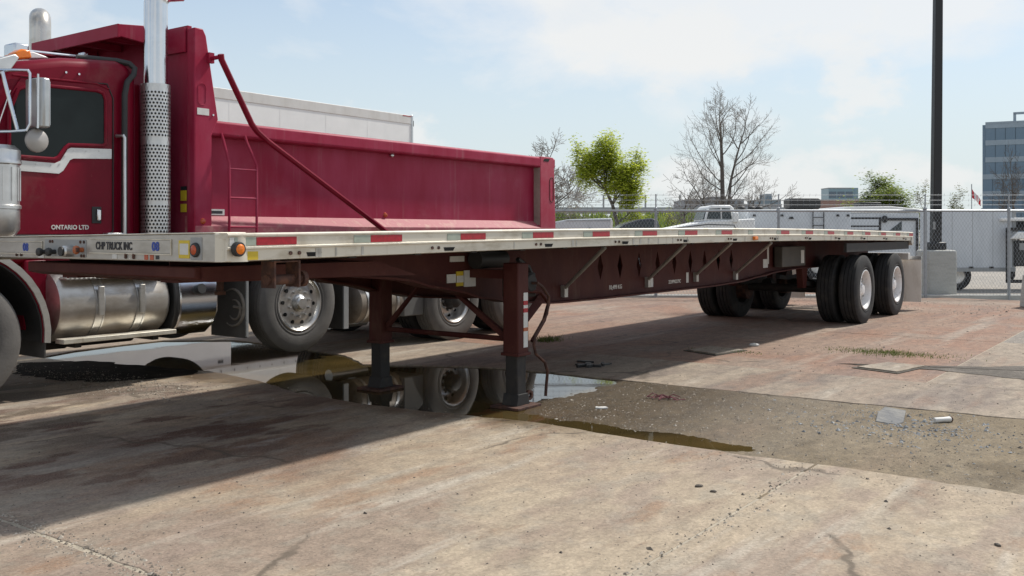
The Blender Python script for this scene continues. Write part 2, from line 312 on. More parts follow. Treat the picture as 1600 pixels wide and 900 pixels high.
NEARC_DRY = ground_mat('dry_worn_concrete', (.34,.275,.205), (.30,.235,.175), [((.47,.42,.345), .8, (.30,3.0,1), .53, .68, .7, 4), ((.165,.125,.105), .8, (.5,1.6,1), .50, .64, .8, 2), ((.25,.15,.10), 1.1, (.4,1.8,1), .52, .66, .7, 6)], (.52,.46,.39), cracks=True)
FARC = ground_mat('red_stained_concrete', (.285,.152,.098), (.30,.205,.150), [
    ((.40,.345,.28), .8, (.22,2.6,1), .54, .70, .7, 3), ((.20,.13,.105), .9, (.4,2.2,1), .50, .66, .75, 5),
    ((.31,.262,.21), .35, (1,1,1), .50, .62, .6, 9), ((.14,.12,.105), 1.6, (.4,1.6,1), .60, .74, .6, 12)], (.46,.37,.30), cracks=True)
MUD = ground_mat('gravelly_mud', (.205,.155,.092), (.25,.20,.135), [
    ((.25,.21,.155), 1.6, (1,1,1), .54, .68, .6, 2), ((.105,.074,.038), 1.1, (.8,1.5,1), .52, .66, .7, 3), ((.255,.185,.125), .8, (.6,1.6,1), .5, .68, .6, 6)], (.32,.26,.18), bump=.7, wet=[('Y',-4.0,-1.5)])
LOT = ground_mat('pale_yard_ground', (.38,.345,.30), (.32,.295,.26), [((.26,.24,.21), .5, (1,1,1), .5, .7, .5, 2)], (.5,.46,.4))
GRAV = ground_mat('grey_gravel', (.285,.25,.21), (.235,.205,.17), [((.22,.19,.16), 1.5, (1,1,1), .5, .68, .6, 2)], (.55,.5,.45), bump=.8)
def water_mat():
    m, nt, b = mat_base('murky_water'); N = nt.nodes; L = nt.links; P = frame_coords(N, L)
    nz = N.new('ShaderNodeTexNoise'); nz.inputs['Scale'].default_value = 1.1; nz.inputs['Detail'].default_value = 4; L.new(P, nz.inputs['Vector'])
    rp = N.new('ShaderNodeValToRGB'); rp.color_ramp.elements[0].position = .35; rp.color_ramp.elements[1].position = .68
    rp.color_ramp.elements[0].color = (.034,.026,.010, 1); rp.color_ramp.elements[1].color = (.100,.068,.024, 1)
    L.new(nz.outputs['Fac'], rp.inputs['Fac']); L.new(rp.outputs[0], b.inputs['Base Color'])
    b.inputs['Roughness'].default_value = .03; b.inputs['IOR'].default_value = 1.31
    n2 = N.new('ShaderNodeTexNoise'); n2.inputs['Scale'].default_value = 3.0; n2.inputs['Detail'].default_value = 2; L.new(P, n2.inputs['Vector'])
    bp = N.new('ShaderNodeBump'); bp.inputs['Strength'].default_value = .035; bp.inputs['Distance'].default_value = .01; L.new(n2.outputs['Fac'], bp.inputs['Height']); L.new(bp.outputs[0], b.inputs['Normal'])
    return m
WATER = water_mat()

# frames: x runs along the parked vehicles towards their rear, y away from the camera side
DX = Vector((math.sin(AXIS), math.cos(AXIS), 0)); NY = Vector((-math.cos(AXIS), math.sin(AXIS), 0)); RZ = math.pi/2-AXIS
TRL = Vector((-2.557, 5.838, 0)); TRK = Vector((-5.333, 8.147, 0))
def W(x, y, z=0, o=TRL): return o + DX*x + NY*y + Vector((0, 0, z))

# ================================================================== ground
def yard(name, mb, mat, kind='structure', smooth=0, bevel=0):
    o = mb.build(name, mat, None, smooth=smooth, bevel=bevel); o.location = TRL; o.rotation_euler = (0, 0, RZ); o['kind'] = kind; return o
g = MB(); g.add([(-900,-300,-.05),(900,-300,-.05),(900,1500,-.05),(-900,1500,-.05)], [(0,1,2,3)]); o = g.build('ground', LOT, smooth=0); o['kind'] = 'structure'
# drainage lane of mud between the slabs
from mathutils import noise as mnoise
def sstep(a, b, x):
    t = max(0, min(1, (x-a)/(b-a))); return t*t*(3-2*t)
def mud_z(x, y):
    z = -.031 + .025*sstep(-.1, -1.5, y)
    z -= .016*math.exp(-((x-2.66)/.17)**2)*sstep(-3.5, -2.7, y)*(1-sstep(-.9, -.2, y))
    z -= .013*math.exp(-((x-4.46)/.12)**2)*sstep(-1.2, -.85, y)
    p = Vector((x, y, 0))
    return min(-.0025, z + .0075*mnoise.fractal(p*2.1, 1.0, 2.0, 6) + .0022*mnoise.noise(p*19))
m = MB(); nx, ny = 80, 300
YS = [-16+12*j/40 for j in range(40)]+[-4+7*j/200 for j in range(200)]+[3+15*j/60 for j in range(61)]
for i in range(nx+1):
    for y in YS:
        x = 1.6+4.0*i/nx; m.v.append((x, y, mud_z(x, y)))
ny = len(YS)-1
for i in range(nx):
    for j in range(ny): a = i*(ny+1)+j; m.f.append((a, a+ny+1, a+ny+2, a+1))
yard('mud_lane', m, MUD, smooth=60)
def wobble(pts, step=.12, amp=.018, seed=1):
    r = random.Random(seed); out = []
    for (a, b) in zip(pts[:-1], pts[1:]):
        L = math.dist(a, b); n = max(1, int(L/step))
        for k in range(n):
            t = k/n; out.append((a[0]+(b[0]-a[0])*t+r.uniform(-amp,amp), a[1]+(b[1]-a[1])*t+r.uniform(-amp,amp)*.3))
    out.append(pts[-1]); return out
def slab(poly, mat, z=0.0):
    m = MB().prism(poly, 'z', -.06, z)
    return yard('concrete_slab', m, mat, bevel=.006)
G = .007
m = MB(); m.add([(-9,-15,-.0035),(2.3,-15,-.0035),(2.3,14,-.0035),(-9,14,-.0035)],[(0,1,2,3)]).add([(5.5,-15,-.0035),(18.55,-15,-.0035),(18.55,16,-.0035),(5.5,16,-.0035)],[(0,1,2,3)])
yard('joint_sand', m, M('joint_sand', (.37,.32,.245), .9, var=.3, scale=5))
near_edge = [(2.30,14),(2.30,6),(2.22,4.2),(2.40,3.2),(2.76,2.6),(2.62,1.7),(2.40,.9),(2.33,.1),(2.42,-.7),(2.56,-1.5),(2.50,-2.2),(2.48,-2.93),(2.52,-3.6+G)]
slab(wobble([(-.92,14),(-.92,-3.6+G)], .08, .010, 21) + wobble(near_edge[::-1], seed=3), NEARC)
slab([(-.92,-3.6-G),(-.92,-15)] + wobble([(2.51,-15),(2.51,-4.7),(2.52,-3.6-G)], seed=4), NEARC)
slab([(-9,14),(-9,-3.6+G)] + wobble([(-.92-2.5*G,-3.6+G),(-.92-2.5*G,14)], .08, .010, 22), NEARC)
slab([(-9,-3.6-G),(-9,-15),(-.92-2*G,-15),(-.92-2*G,-3.6-G)], NEARC)
far_edge = [(4.8,-15),(4.8,-4.4),(4.75,-3.16),(4.68,-.93),(4.70,-.2),(4.62,.5),(4.3,1.15),(4.02,1.7),(4.4,2.4),(4.6,3.7),(4.64,4.65),(4.05,5.38),(3.4,5.36),(2.84,5.26),(2.33,5.06),(2.33,16)]
slab(wobble(far_edge, seed=5) + [(6.2,16),(6.2,-15)], NEARC_DRY)
xs = [6.2+G, 10.2, 14.3, 18.6]; ys = [-15, -3.4, 1.9, 7.3, 16]
for i in range(3):
    for j in range(4):
        x0, x1, y0, y1 = xs[i], xs[i+1]-G, ys[j]+G/2, ys[j+1]-G/2
        slab([(x0,y0),(x1,y0),(x1,y1),(x0,y1)], FARC if j else (GRAV if i > 0 else NEARC_DRY), z=-.002*((i+j) % 2))
# standing water
def pool(poly, seed, z):
    p = wobble(poly+[poly[0]], .10, .03, seed)[:-1]; m = MB(); m.add([(x, y, z) for x, y in p], [tuple(range(len(p)))])
    return yard('water', m, WATER)
pool([(2.0,10.5),(5.5,10.5),(5.5,2),(5.0,-1.3),(3.6,-3.7),(2.3,-3.9),(2.0,-1.5)], 8, -.0125)
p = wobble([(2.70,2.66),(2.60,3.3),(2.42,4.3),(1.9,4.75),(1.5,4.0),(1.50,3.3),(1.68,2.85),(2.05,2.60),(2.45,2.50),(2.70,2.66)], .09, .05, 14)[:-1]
m = MB(); m.add([(x, y, .003) for x, y in p], [tuple(range(len(p)))]); yard('black_patch', m, M('near_black_ground', (.014,.012,.010), .95, scale=5, col2=(.04,.034,.028), thr=(.45,.7), spec=.03))  # near-black flat sheet on the slab beside the puddle
# utility covers set in the concrete
for poly, lab in (([(7.06,-.57),(6.89,-1.0),(7.45,-1.09),(7.56,-.63)], 'flat pale concrete cover set in the ground under the flatbed trailer'),
                  ([(6.79,-2.60),(6.66,-3.02),(7.28,-3.14),(7.33,-2.76)], 'flat pale concrete cover lying beside the grass tuft')):
    cx = sum(p[0] for p in poly)/4; cy = sum(p[1] for p in poly)/4
    t = thing('concrete_cover', lab, 'ground cover', W(cx, cy), RZ, 'covers set in the concrete')
    P2 = [(p[0]-cx, p[1]-cy) for p in poly]
    MB().prism([(a*1.16, b*1.16) for a, b in P2], 'z', -.02, .0055).build('dirt_joint', M('joint_dirt', (.07,.06,.045), .9), t)
    MB().prism(wobble(P2+[P2[0]], .1, .012, 2)[:-1], 'z', -.02, .018).build('slab_top', NEARC_DRY, t, bevel=.005)

# ================================================================== wheels
def tyre_mesh(name, mat, Rr=.523, w=.28, rim=.29):
    h = w/2; p = [(rim,-h*.80),(rim+.02,-h*.93),(rim+.09,-h*1.02),(Rr-.09,-h*1.0),(Rr-.028,-h*.93),(Rr-.008,-h*.84)]
    for k in range(4):
        a = -h*.80+k*h*.4; p += [(Rr,a),(Rr+.001,a+h*.31)]
        if k < 3: p += [(Rr-.014,a+h*.325),(Rr-.014,a+h*.385)]
    p += [(Rr-.008,h*.84),(Rr-.028,h*.93),(Rr-.09,h*1.0),(rim+.09,h*1.02),(rim+.02,h*.93),(rim,h*.80)]
    m = MB().lathe(p, seg=56, closed=True)
    for sgn in (-1, 1):                                    # raised bead ring on the sidewalls
        m.lathe([(rim+.030,sgn*h*.93),(rim+.036,sgn*h*1.0),(rim+.046,sgn*h*1.01),(rim+.052,sgn*h*.97)], seg=56)
    return m.mesh(name, mat, 40)
def rim_mesh(name, mat, depth, w=.28, rim=.29, flat=False):
    """outer face towards -y; depth = how far the disc sits inside the outer lip"""
    h = w/2; y0 = -h*.93; yd = y0+depth
    p = [(rim-.004,h*.85),(rim-.03,h*.8),(rim-.03,yd+.03)]
    outer = [(rim+.012,y0+.012),(rim+.014,y0-.004),(rim+.002,y0-.008),(rim-.012,y0+.004),(rim-.026,y0+.03),(rim-.034,yd-.004)]
    disc = [(rim-.05,yd),(.20,yd-(.012 if flat else .03)),(.165,yd-(.02 if flat else .045)),(.10,yd-(.02 if flat else .045)),(.0005,yd-(.02 if flat else .045))]
    m = MB().lathe(outer+disc, seg=48); m.lathe([(rim+.012,y0+.012)]+[(rim-.002,h*.85)], seg=48)
    return m.mesh(name, mat, 40), yd-(.02 if flat else .045)
def wheel_parts(prefix, tyre_mat, rim_mat, depth, flat=False, hubr=.085, hubl=.12, holes=True, hubmat=None):
    parts = [('tyre', tyre_mesh(prefix+'_tyre', tyre_mat))]
    rim, yf = rim_mesh(prefix+'_rim', rim_mat, depth, flat=flat)
    hub = MB().lathe([(hubr*1.25,yf+.01),(hubr*1.25,yf-.02),(hubr,yf-.03),(hubr*.96,yf-hubl),(hubr*.75,yf-hubl-.015),(.0005,yf-hubl-.018)], seg=24)
    parts.append(('hub', hub.mesh(prefix+'_hub', hubmat or (STAIN if flat else FRAME), 35)))
    nut = MB(); hole = MB()
    for k in range(10):
        a = 2*math.pi*k/10; c = (.1425*math.cos(a), .1425*math.sin(a))
        nut.cyl((c[0],yf+.004,c[1]), (c[0],yf-.035,c[1]), .017, .015, 6)
        if holes:
            a += math.pi/10; r = .212; c = (r*math.cos(a), r*math.sin(a)); yy = yf+.013 if flat else yf+.02
            hole.cyl((c[0],yy+.01,c[1]), (c[0],yy-.0085,c[1]), .021, .021, 12)
    parts.append(('wheel_nuts', nut.mesh(prefix+'_nuts', STAIN, 35)))
    if holes: parts.append(('vent_holes', hole.mesh(prefix+'_holes', HOLE, 35)))
    return rim, parts
WH_TRL = wheel_parts('trailer_wheel', TYRE, RIMW, .13, hubl=.045, hubmat=RIMW)
WH_FLAT = wheel_parts('lift_wheel', TYRE_D, RIMA, .035, flat=True, hubr=.075, hubl=.05)
WH_DRV = wheel_parts('drive_wheel', TYRE_D, RIMA, .15, hubr=.11, hubl=.13)
WH_INN = wheel_parts('inner_wheel', TYRE, FRAME, .15, hubr=.1, hubl=.05, holes=False)
def put_wheel(spec, parent, x, y, z, flip=False, name='wheel'):
    w = link(name, spec[0], parent, loc=(x, y, z), rot=(0, rnd.uniform(0, 6), 0) if not flip else (0, 0, math.pi))
    for n, me in spec[1]: link(n, me, w)
    return w

# ================================================================== flatbed trailer
TL = 14.63
T = thing('flatbed_trailer', 'long maroon flatbed trailer with aluminium side rails and red reflectors, parked without a tractor', 'trailer', TRL, RZ)
def camber(x, y=0): return 1.392 + .048*math.sin(math.pi*min(max(x, 0), TL)/TL) - .012*(y+1.295)
XS = [TL*i/36 for i in range(37)]
rail_sec = [(-1.18,0),(-1.283,0),(-1.297,-.008),(-1.297,-.017),(-1.290,-.02),(-1.290,-.073),(-1.297,-.077),(-1.297,-.086),(-1.284,-.091),(-1.284,-.150),(-1.235,-.156),(-1.235,-.148),(-1.27,-.14),(-1.27,-.03),(-1.18,-.03)]
near_rail = MB().sweep(rail_sec, XS, camber).build('side_rail', ALU, T, smooth=25)
far_rail = MB().sweep([(-a, b) for a, b in rail_sec], XS, camber).build('side_rail', ALU, T, smooth=25)
def rail_patch(name, mat, x0, x1, z0, z1, y, parent):
    m = MB(); mid = (x0+x1)/2
    m.sweep([(y,z0),(y-.0025,z0),(y-.0025,z1),(y,z1)], [x0,mid,x1], camber); return m.build(name, mat, parent, smooth=0)
for i in range(17):
    x = .190+.885*i
    if i != 8: rail_patch('red_reflector', TRED, x, min(x+.285, TL-.01), -.069, -.024, -1.2905, near_rail)
    rail_patch('pale_reflector', TWHITE, x-.145, x-.004, -.069, -.024, -1.2905, near_rail)
    if i == 0: rail_patch('pale_reflector', LABEL, .012, .042, -.069, -.024, -1.2905, near_rail)
xk = .435
while xk < TL-.3:                                           # stake pocket bolts
    for dx in (0, .065): MB().cyl((xk+dx,-1.280,camber(xk,-1.295)-.118), (xk+dx,-1.292,camber(xk,-1.295)-.118), .011, seg=8).build('rail_bolt', RUST, near_rail)
    MB().prism([(xk+.12,camber(xk)-.100),(xk+.24,camber(xk)-.100),(xk+.22,camber(xk)-.125),(xk+.13,camber(xk)-.125)], 'y', -1.286, -1.282).build('stake_slot', HOLE, near_rail)
    xk += 1.23
rnd2 = random.Random(5)
for k in range(30):                                         # hanging strap hooks / splash stains in relief along the lower rail
    xx = rnd2.uniform(.6, TL-.3)
    rail_patch('rail_seam', ALU_D, xx, xx+rnd2.uniform(.01,.03), -.147, -.094, -1.2842, near_rail)
for k in range(10):                                         # deck planks
    y0 = -1.178+k*.2356
    MB().sweep([(y0,-.004),(y0+.229,-.004),(y0+.229,-.034),(y0,-.034)], XS[::2], camber).build('deck_plank', ALU_D, T, smooth=25)
for k in range(24):                                         # cross members under the deck
    x = .35+k*.60; z = camber(x)-.036
    MB().box(x-.03,x+.03,-1.262,1.262,z-.012,z).box(x-.005,x+.005,-1.262,1.262,z-.10,z-.012).box(x-.03,x+.03,-1.262,1.262,z-.112,z-.10).build('cross_member', FRAME, T, smooth=0)
# main beams
def zbot(x):
    pts = [(.0,1.115),(.9,1.11),(1.5,1.098),(2.0,1.06),(2.6,.955),(3.1,.855),(3.6,.785),(4.2,.748),(5,.742),(7.6,.745),(8.4,.760),(9.2,.805),(9.8,.845),(10.6,.865),(TL-.15,.865)]
    for a, b in zip(pts[:-1], pts[1:]):
        if a[0] <= x <= b[0]:
            t = (x-a[0])/(b[0]-a[0]); t = t*t*(3-2*t) if b[0] < 4.3 or 7.6 <= a[0] < 10 else t
            return a[1]+(b[1]-a[1])*t
    return .865
DIAM = [5.09,5.49,5.90,6.33,6.745,7.165,7.56,7.965,8.365]
def main_beam(yc, sgn):
    w = MB(); ztop = lambda x: camber(x, yc)-.150
    def strip(x0, x1):
        n = max(1, int((x1-x0)/.25))
        for k in range(n):
            a = x0+(x1-x0)*k/n; b = x0+(x1-x0)*(k+1)/n
            w.hexa([(a,yc-.006,zbot(a)),(b,yc-.006,zbot(b)),(b,yc+.006,zbot(b)),(a,yc+.006,zbot(a)),(a,yc-.006,ztop(a)),(b,yc-.006,ztop(b)),(b,yc+.006,ztop(b)),(a,yc+.006,ztop(a))])
    strip(.15, DIAM[0]-.18); strip(DIAM[-1]+.18, TL-.15)
    ed = [DIAM[0]-.18]+[(a+b)/2 for a, b in zip(DIAM[:-1], DIAM[1:])]+[DIAM[-1]+.18]
    for xc, l, r in zip(DIAM, ed[:-1], ed[1:]):
        zc = 1.045; hw = .055; hh = .135
        for side in (-1, 1):
            e = l if side < 0 else r
            w.prism([(e,zc),(xc+side*hw,zc),(xc,zc+hh),(xc,ztop(xc)),(e,ztop(e))], 'y', yc-.006, yc+.006)
            w.prism([(e,zc),(xc+side*hw,zc),(xc,zc-hh),(xc,zbot(xc)),(e,zbot(e))], 'y', yc-.006, yc+.006)
    b = w.build('main_beam', MAROON, T, smooth=0)
    xs = [.15+k*(TL-.3)/70 for k in range(71)]
    MB().sweep([(yc-.09,-.016),(yc+.09,-.016),(yc+.09,0),(yc-.09,0)], xs, lambda x, y: zbot(x)).build('bottom_flange', MAROON, b, smooth=20)
    MB().sweep([(yc-.08,-.150),(yc+.08,-.150),(yc+.08,-.136),(yc-.08,-.136)], xs, lambda x, y: camber(x, yc)).build('top_flange', MAROON, b, smooth=20)
    for k in range(10):
        x = 4.3+k*1.02
        if min(abs(x-q) for q in DIAM) < .09: x += .19
        MB().box(x-.005,x+.005,yc+sgn*.007,yc+sgn*.07,zbot(x)+.02,camber(x,yc)-.152).build('stiffener', MAROON, b, smooth=0)
    return b
NB = main_beam(-.55, 1); main_beam(.55, -1)
text('weight_lettering', '10,499 KG', .062, PALE, NB, (5.39,-.558,.826), bold=.001)
text('number_lettering', '2239PM2279C', .055, PALE, NB, (6.75,-.558,.826), bold=.001, sx=.95)
box('white_marker', LABEL, NB, 6.12,6.22,-.559,-.556,.79,.89); box('white_marker', LABEL, NB, 7.05,7.11,-.559,-.556,.80,.92)
box('white_marker', LABEL, NB, 9.45,9.62,-.559,-.556,.90,1.02); box('white_marker', LABEL, NB, 9.60,9.66,-.559,-.556,.95,1.22)
# diagonal braces to the side rail
for (xb, zb), (xt, zt) in zip(((4.39,.84),(6.06,.855),(7.27,.865),(8.45,.84)), ((4.09,1.262),(5.69,1.272),(6.85,1.272),(8.07,1.266))):
    MB().cyl((xb,-.575,zb+.02), (xt,-1.20,zt), .019, seg=10).box(xb-.03,xb+.03,-.60,-.556,zb-.06,zb+.05).build('diagonal_brace', ALU_D, T)
# front rail, coupler
F = MB().prism([(1.283,1.224),(-1.20,1.234),(-1.20,1.390),(1.283,1.359)], 'x', -.010, .14).build('front_rail', ALU_D, T, bevel=.006)
MB().lathe([(.10,1.237),(.100,1.386),(.092,1.391),(.0005,1.391)], (.09,-1.197,0), 'z', 28).build('corner_post', ALU, T)
MB().prism([(1.27,1.3605),(-1.19,1.390),(-1.19,1.397),(1.27,1.367)], 'x', -.016, .20).build('front_lip', ALU, F, bevel=.003)
def fplate(name, mat, y0, y1, z0, z1, d=.004, parent=None): return MB().box(-.010-d,-.0095,min(y0,y1),max(y0,y1),z0,z1).build(name, mat, parent or F, bevel=.0015)
MB().box(-.016,-.011,.59,1.27,1.252,1.258).box(-.016,-.011,.59,1.27,1.333,1.338).box(-.016,-.011,.59,.597,1.258,1.333).build('plate_frame', ALU, F)
fplate('name_plate', ALU_D, .605, 1.26, 1.262, 1.330)
MB().box(-.016,-.011,-.81,.03,1.268,1.274).box(-.016,-.011,-.81,.03,1.353,1.358).box(-.016,-.011,-.81,-.803,1.274,1.353).build('plate_frame', ALU, F)
fplate('name_plate', ALU_D, .02, -.80, 1.277, 1.350)
text('number_lettering', '08', .070, BLUE, F, (-.0155,.800,1.296), 'front', bold=.002)
text('number_lettering', '08', .070, BLUE, F, (-.0155,-.660,1.313), 'front', bold=.002)
text('company_lettering', 'CHP TRUCK INC', .064, INK, F, (-.0155,-.235,1.313), 'front', sx=.80, bold=.0016)
fplate('gladhand_plate', GREY, .56, .07, 1.243, 1.350)
def glad(y, z, mat, cap):
    gl = MB().cyl((-.014,y,z), (-.045,y,z), .015, seg=14).lathe([(.0005,-.075),(.024,-.068),(.028,-.058),(.024,-.045),(.0005,-.042)], (0,y,z), 'x', 16).build('gladhand', mat, F)
    MB().box(-.070,-.05,y-.030,y-.012,z-.014,z+.014).build('gladhand_clip', cap, gl, bevel=.003)
glad(.545, 1.270, BLACK, BLACK); glad(.43, 1.272, BLACK, BLACK)
pl = MB().lathe([(.0005,-.075),(.028,-.075),(.036,-.065),(.036,-.014)], (0,.235,1.278), 'x', 18).build('electrical_socket', STAIN, F)
MB().cyl((-.076,.235,1.278), (-.088,.235,1.278), .030, seg=14).build('socket_lid', BLACK, pl)
glad(.105, 1.288, M('orange_gladhand', (.36,.10,.03), .5), RUST)
for y, z in ((.49,1.338),(.46,1.338),(.13,1.336),(.09,1.336),(.09,1.25),(.12,1.25),(.86,1.246),(.92,1.246),(-.36,1.262),(-.44,1.262),(-.36,1.25),(-.44,1.25)):
    MB().cyl((-.011,y,z), (-.019,y,z), .0095, seg=8).build('bolt', RUST, F)
fplate('white_label', LABEL, -.215, -.265, 1.238, 1.266); fplate('white_label', LABEL, .64, .57, 1.230, 1.250)
for y in (-.545, -.60): fplate('orange_label', DORANGE, y, y-.035, 1.238, 1.268, .003)
fplate('small_label', INK, -.655, -.69, 1.242, 1.264, .002)
fplate('yellow_label', YELLOW, -.875, -.975, 1.252, 1.352, .003)
fplate('white_label', LABEL, -.885, -.965, 1.272, 1.334, .0045)
fplate('lamp_plate', GREY, -.985, -1.085, 1.245, 1.368)
def lamp(y, z, mat, parent, axis, x=0):
    if axis == 'x':
        b = MB().lathe([(.0005,-.032),(.036,-.030),(.040,-.024),(.040,-.013)], (0,y,z), 'x', 20).build('lamp_rim', BLACK, parent)
        MB().lathe([(.0005,-.040),(.018,-.038),(.027,-.0315)], (0,y,z), 'x', 20).build('lens', mat, b)
    else:
        b = MB().lathe([(.0005,-.032),(.036,-.030),(.040,-.024),(.040,-.0)], (x,y,z), 'y', 20).build('lamp_rim', BLACK, parent)
        MB().lathe([(.0005,-.044),(.018,-.042),(.028,-.0315)], (x,y,z), 'y', 20).build('lens', mat, b)
lamp(-1.035, 1.300, DORANGE, F, 'x')
lamp(-1.297, 1.306, AMBER, T, 'y', x=.055)
box('yellow_label', YELLOW, near_rail, .125,.205,-1.2875,-1.284,1.246,1.292)
box('marker_lamp', AMBER, near_rail, 7.27,7.37,-1.315,-1.284,1.305,1.345, bevel=.008)
# coupler plate under the nose
K = MB().prism([(.06,1.135),(.16,1.112),(.5,1.106),(1.5,1.10),(1.5,1.20),(.06,1.20)], 'y', -.92, .92).build('coupler', MAROON, T, bevel=.008)
MB().box(.30,1.3,-.50,.50,1.092,1.099).cyl((.92,0,1.095), (.92,0,.99), .026, seg=14).cyl((.92,0,.99), (.92,0,.965), .038, seg=14).build('kingpin_plate', RUST, K)
for y in (-.92, .92): MB().prism([(.10,1.20),(1.5,1.20),(1.9,1.09),(1.5,1.10),(.10,1.125)], 'y', y-.02, y+.02).build('side_gusset', MAROON, K)
# winch bracket hanging from the rail
wb = MB().box(.335,.350,-1.265,-1.15,1.08,1.235).box(.515,.53,-1.265,-1.15,1.08,1.235).box(.350,.515,-1.265,-1.15,1.225,1.235).build('strap_winch', RUST, T, bevel=.003)
MB().cyl((.320,-1.21,1.125), (.60,-1.21,1.125), .030, seg=14).build('winch_drum', RUST, wb)
MB().cyl((.57,-1.21,1.125), (.60,-1.21,1.125), .048, seg=14).build('winch_cap', RUST, wb)
# landing gear
LX = 3.02
def leg(y, sgn):
    l = MB().box(LX-.075,LX+.075,y-.075,y+.075,.42,1.15).build('landing_leg', MAROON, T, bevel=.010)
    MB().box(LX-.088,LX+.088,y-.088,y+.088,.405,.43).build('leg_collar', MAROON, l, bevel=.004)
    MB().box(LX-.060,LX+.060,y-.060,y+.060,.035,.415).build('inner_leg', FRAME, l, bevel=.008)
    MB().box(LX-.16,LX+.16,y-.14,y+.14,-.012,.010).build('foot_plate', RUST, l, bevel=.004)
    MB().prism([(LX-.09,.010),(LX+.09,.010),(LX+.065,.10),(LX-.065,.10)], 'y', y-.075, y+.075).build('foot_shoe', FRAME, l, bevel=.004)
    if sgn < 0:
        MB().lathe([(.022,-.012),(.042,-.012),(.042,.012),(.022,.012)], (LX+.13,y-.04,.07), 'y', 18, closed=True).build('foot_ring', RUST, l)
        for k, (z0, z1, mt) in enumerate(((.47,.60,LABEL),(.60,.63,M('orange_band',(.40,.12,.05),.5)),(.63,.75,LABEL),(.75,.785,TRED),(.785,.81,LABEL),(.81,.845,TRED),(.845,.91,LABEL))):
            MB().box(LX-.0 ,LX+.058,y-.0785,y-.0755,z0,z1).build('leg_label', mt, l)
    return l
LN = leg(-1.0, -1); LF = leg(.50, 1)
MB().cyl((LX,-.93,.53), (LX,.43,.53), .022, seg=8).build('leg_cross_tube', MAROON, T)
MB().hexa([(LX-.02,-.93,.50),(LX+.02,-.93,.50),(LX+.02,-.20,.98),(LX-.02,-.20,.98),(LX-.02,-.93,.56),(LX+.02,-.93,.56),(LX+.02,-.14,1.05),(LX-.02,-.14,1.05)]).build('leg_brace', MAROON, T)
MB().hexa([(LX-.02,.44,.50),(LX+.02,.44,.50),(LX+.02,-.02,.98),(LX-.02,-.02,.98),(LX-.02,.44,.56),(LX+.02,.44,.56),(LX+.02,-.08,1.05),(LX-.02,-.08,1.05)]).build('leg_brace', MAROON, T)
MB().hexa([(LX+.05,-.93,.52),(LX+.09,-.93,.52),(LX+1.02,-.60,.78),(LX+.96,-.60,.78),(LX+.05,-.90,.56),(LX+.09,-.90,.56),(LX+1.02,-.57,.83),(LX+.96,-.57,.83)]).build('leg_brace', MAROON, T)
MB().box(LX-.05,LX+.05,-.98,.70,1.02,1.09).build('leg_mount', MAROON, T)
gb = MB().box(LX+.08,LX+.30,-.99,-.80,.86,1.06).cyl((LX+.19,-.99,.98),(LX+.19,-1.03,.98),.075,seg=18).build('gearbox', FRAME, T, bevel=.012)
MB().tube([(LX+.19,-1.03,.98),(LX+.19,-1.08,.98),(LX+.26,-1.08,.95),(LX+.36,-1.08,.86),(LX+.33,-1.08,.72),(LX+.16,-1.08,.56),(LX+.14,-1.08,.48),(LX+.17,-1.08,.40),(LX+.30,-1.08,.32),(LX+.34,-1.08,.24),(LX+.32,-1.08,.12),(LX+.31,-1.08,.04)], .013, 8).build('crank_handle', RUST, T)
MB().tube([(LX+.10,-1.0,.92),(LX+.32,-1.02,.90),(LX+.43,-1.03,.80),(LX+.36,-1.03,.66),(LX+.20,-1.02,.50)], .018, 8).build('crank_bracket', MAROON, T)
MB().tube([(LX+.22,-.86,1.17),(LX+.35,-.88,1.10),(LX+.40,-.90,.98),(LX+.36,-.92,.86)], .022, 8).build('air_hose', BLACK, T)
# labels and small boxes on the near beam ahead of the leg
for x0, x1, z0, z1, mt in ((2.68,2.79,.985,1.055,LABEL),(2.80,2.89,.955,1.075,YELLOW),(2.80,2.89,.985,1.040,LABEL),(2.90,3.05,.945,1.08,LABEL),(2.72,2.90,1.155,1.20,LABEL)):
    MB().box(x0,x1,-.563 if mt is YELLOW else -.565,-.557,z0,z1).build('warning_label', mt, NB)
MB().cyl((2.92,-.66,1.17), (3.30,-.66,1.17), .075, seg=18).build('air_tank', BLACK, T)
# tool box and rear running gear
tb = MB().box(9.80,10.75,-.70,-.58,.90,1.19).build('tool_box', M('tool_box_paint', (.075,.068,.058), .6, var=.25), T, bevel=.01); box('tool_box_marker', LABEL, tb, 10.55,10.68,-.705,-.701,.94,1.13)
AX = (11.75, 13.58)
for ax in AX:
    MB().cyl((ax,-1.18,.50), (ax,1.18,.50), .063, seg=16).build('axle', FRAME, T)
    for s in (-1, 1):
        put_wheel(WH_TRL, T, ax, s*1.152, .515, flip=s > 0); put_wheel(WH_INN, T, ax, s*.815, .515, flip=s > 0)
        MB().cyl((ax,s*.58,.50), (ax,s*1.0,.50), .205, seg=24).build('brake_drum', RUST, T)
        MB().tube([(ax-.62,s*.55,.62),(ax-.3,s*.55,.585),(ax,s*.55,.575),(ax+.3,s*.55,.585),(ax+.62,s*.55,.62)], .05, 4).build('leaf_spring', FRAME, T)
        MB().cyl((ax+.20,s*.36,.55), (ax+.38,s*.36,.55), .085, seg=16).build('brake_chamber', FRAME, T)
for x in (11.02, 12.66, 14.25):
    for s in (-1, 1): MB().prism([(x-.13,.86),(x+.13,.86),(x+.06,.55),(x-.06,.55)], 'y', s*.55-.05, s*.55+.05).build('spring_hanger', MAROON, T, bevel=.006)
MB().cyl((10.4,.05,.86), (10.4,.85,.86), .13, seg=20).build('air_tank', FRAME, T)
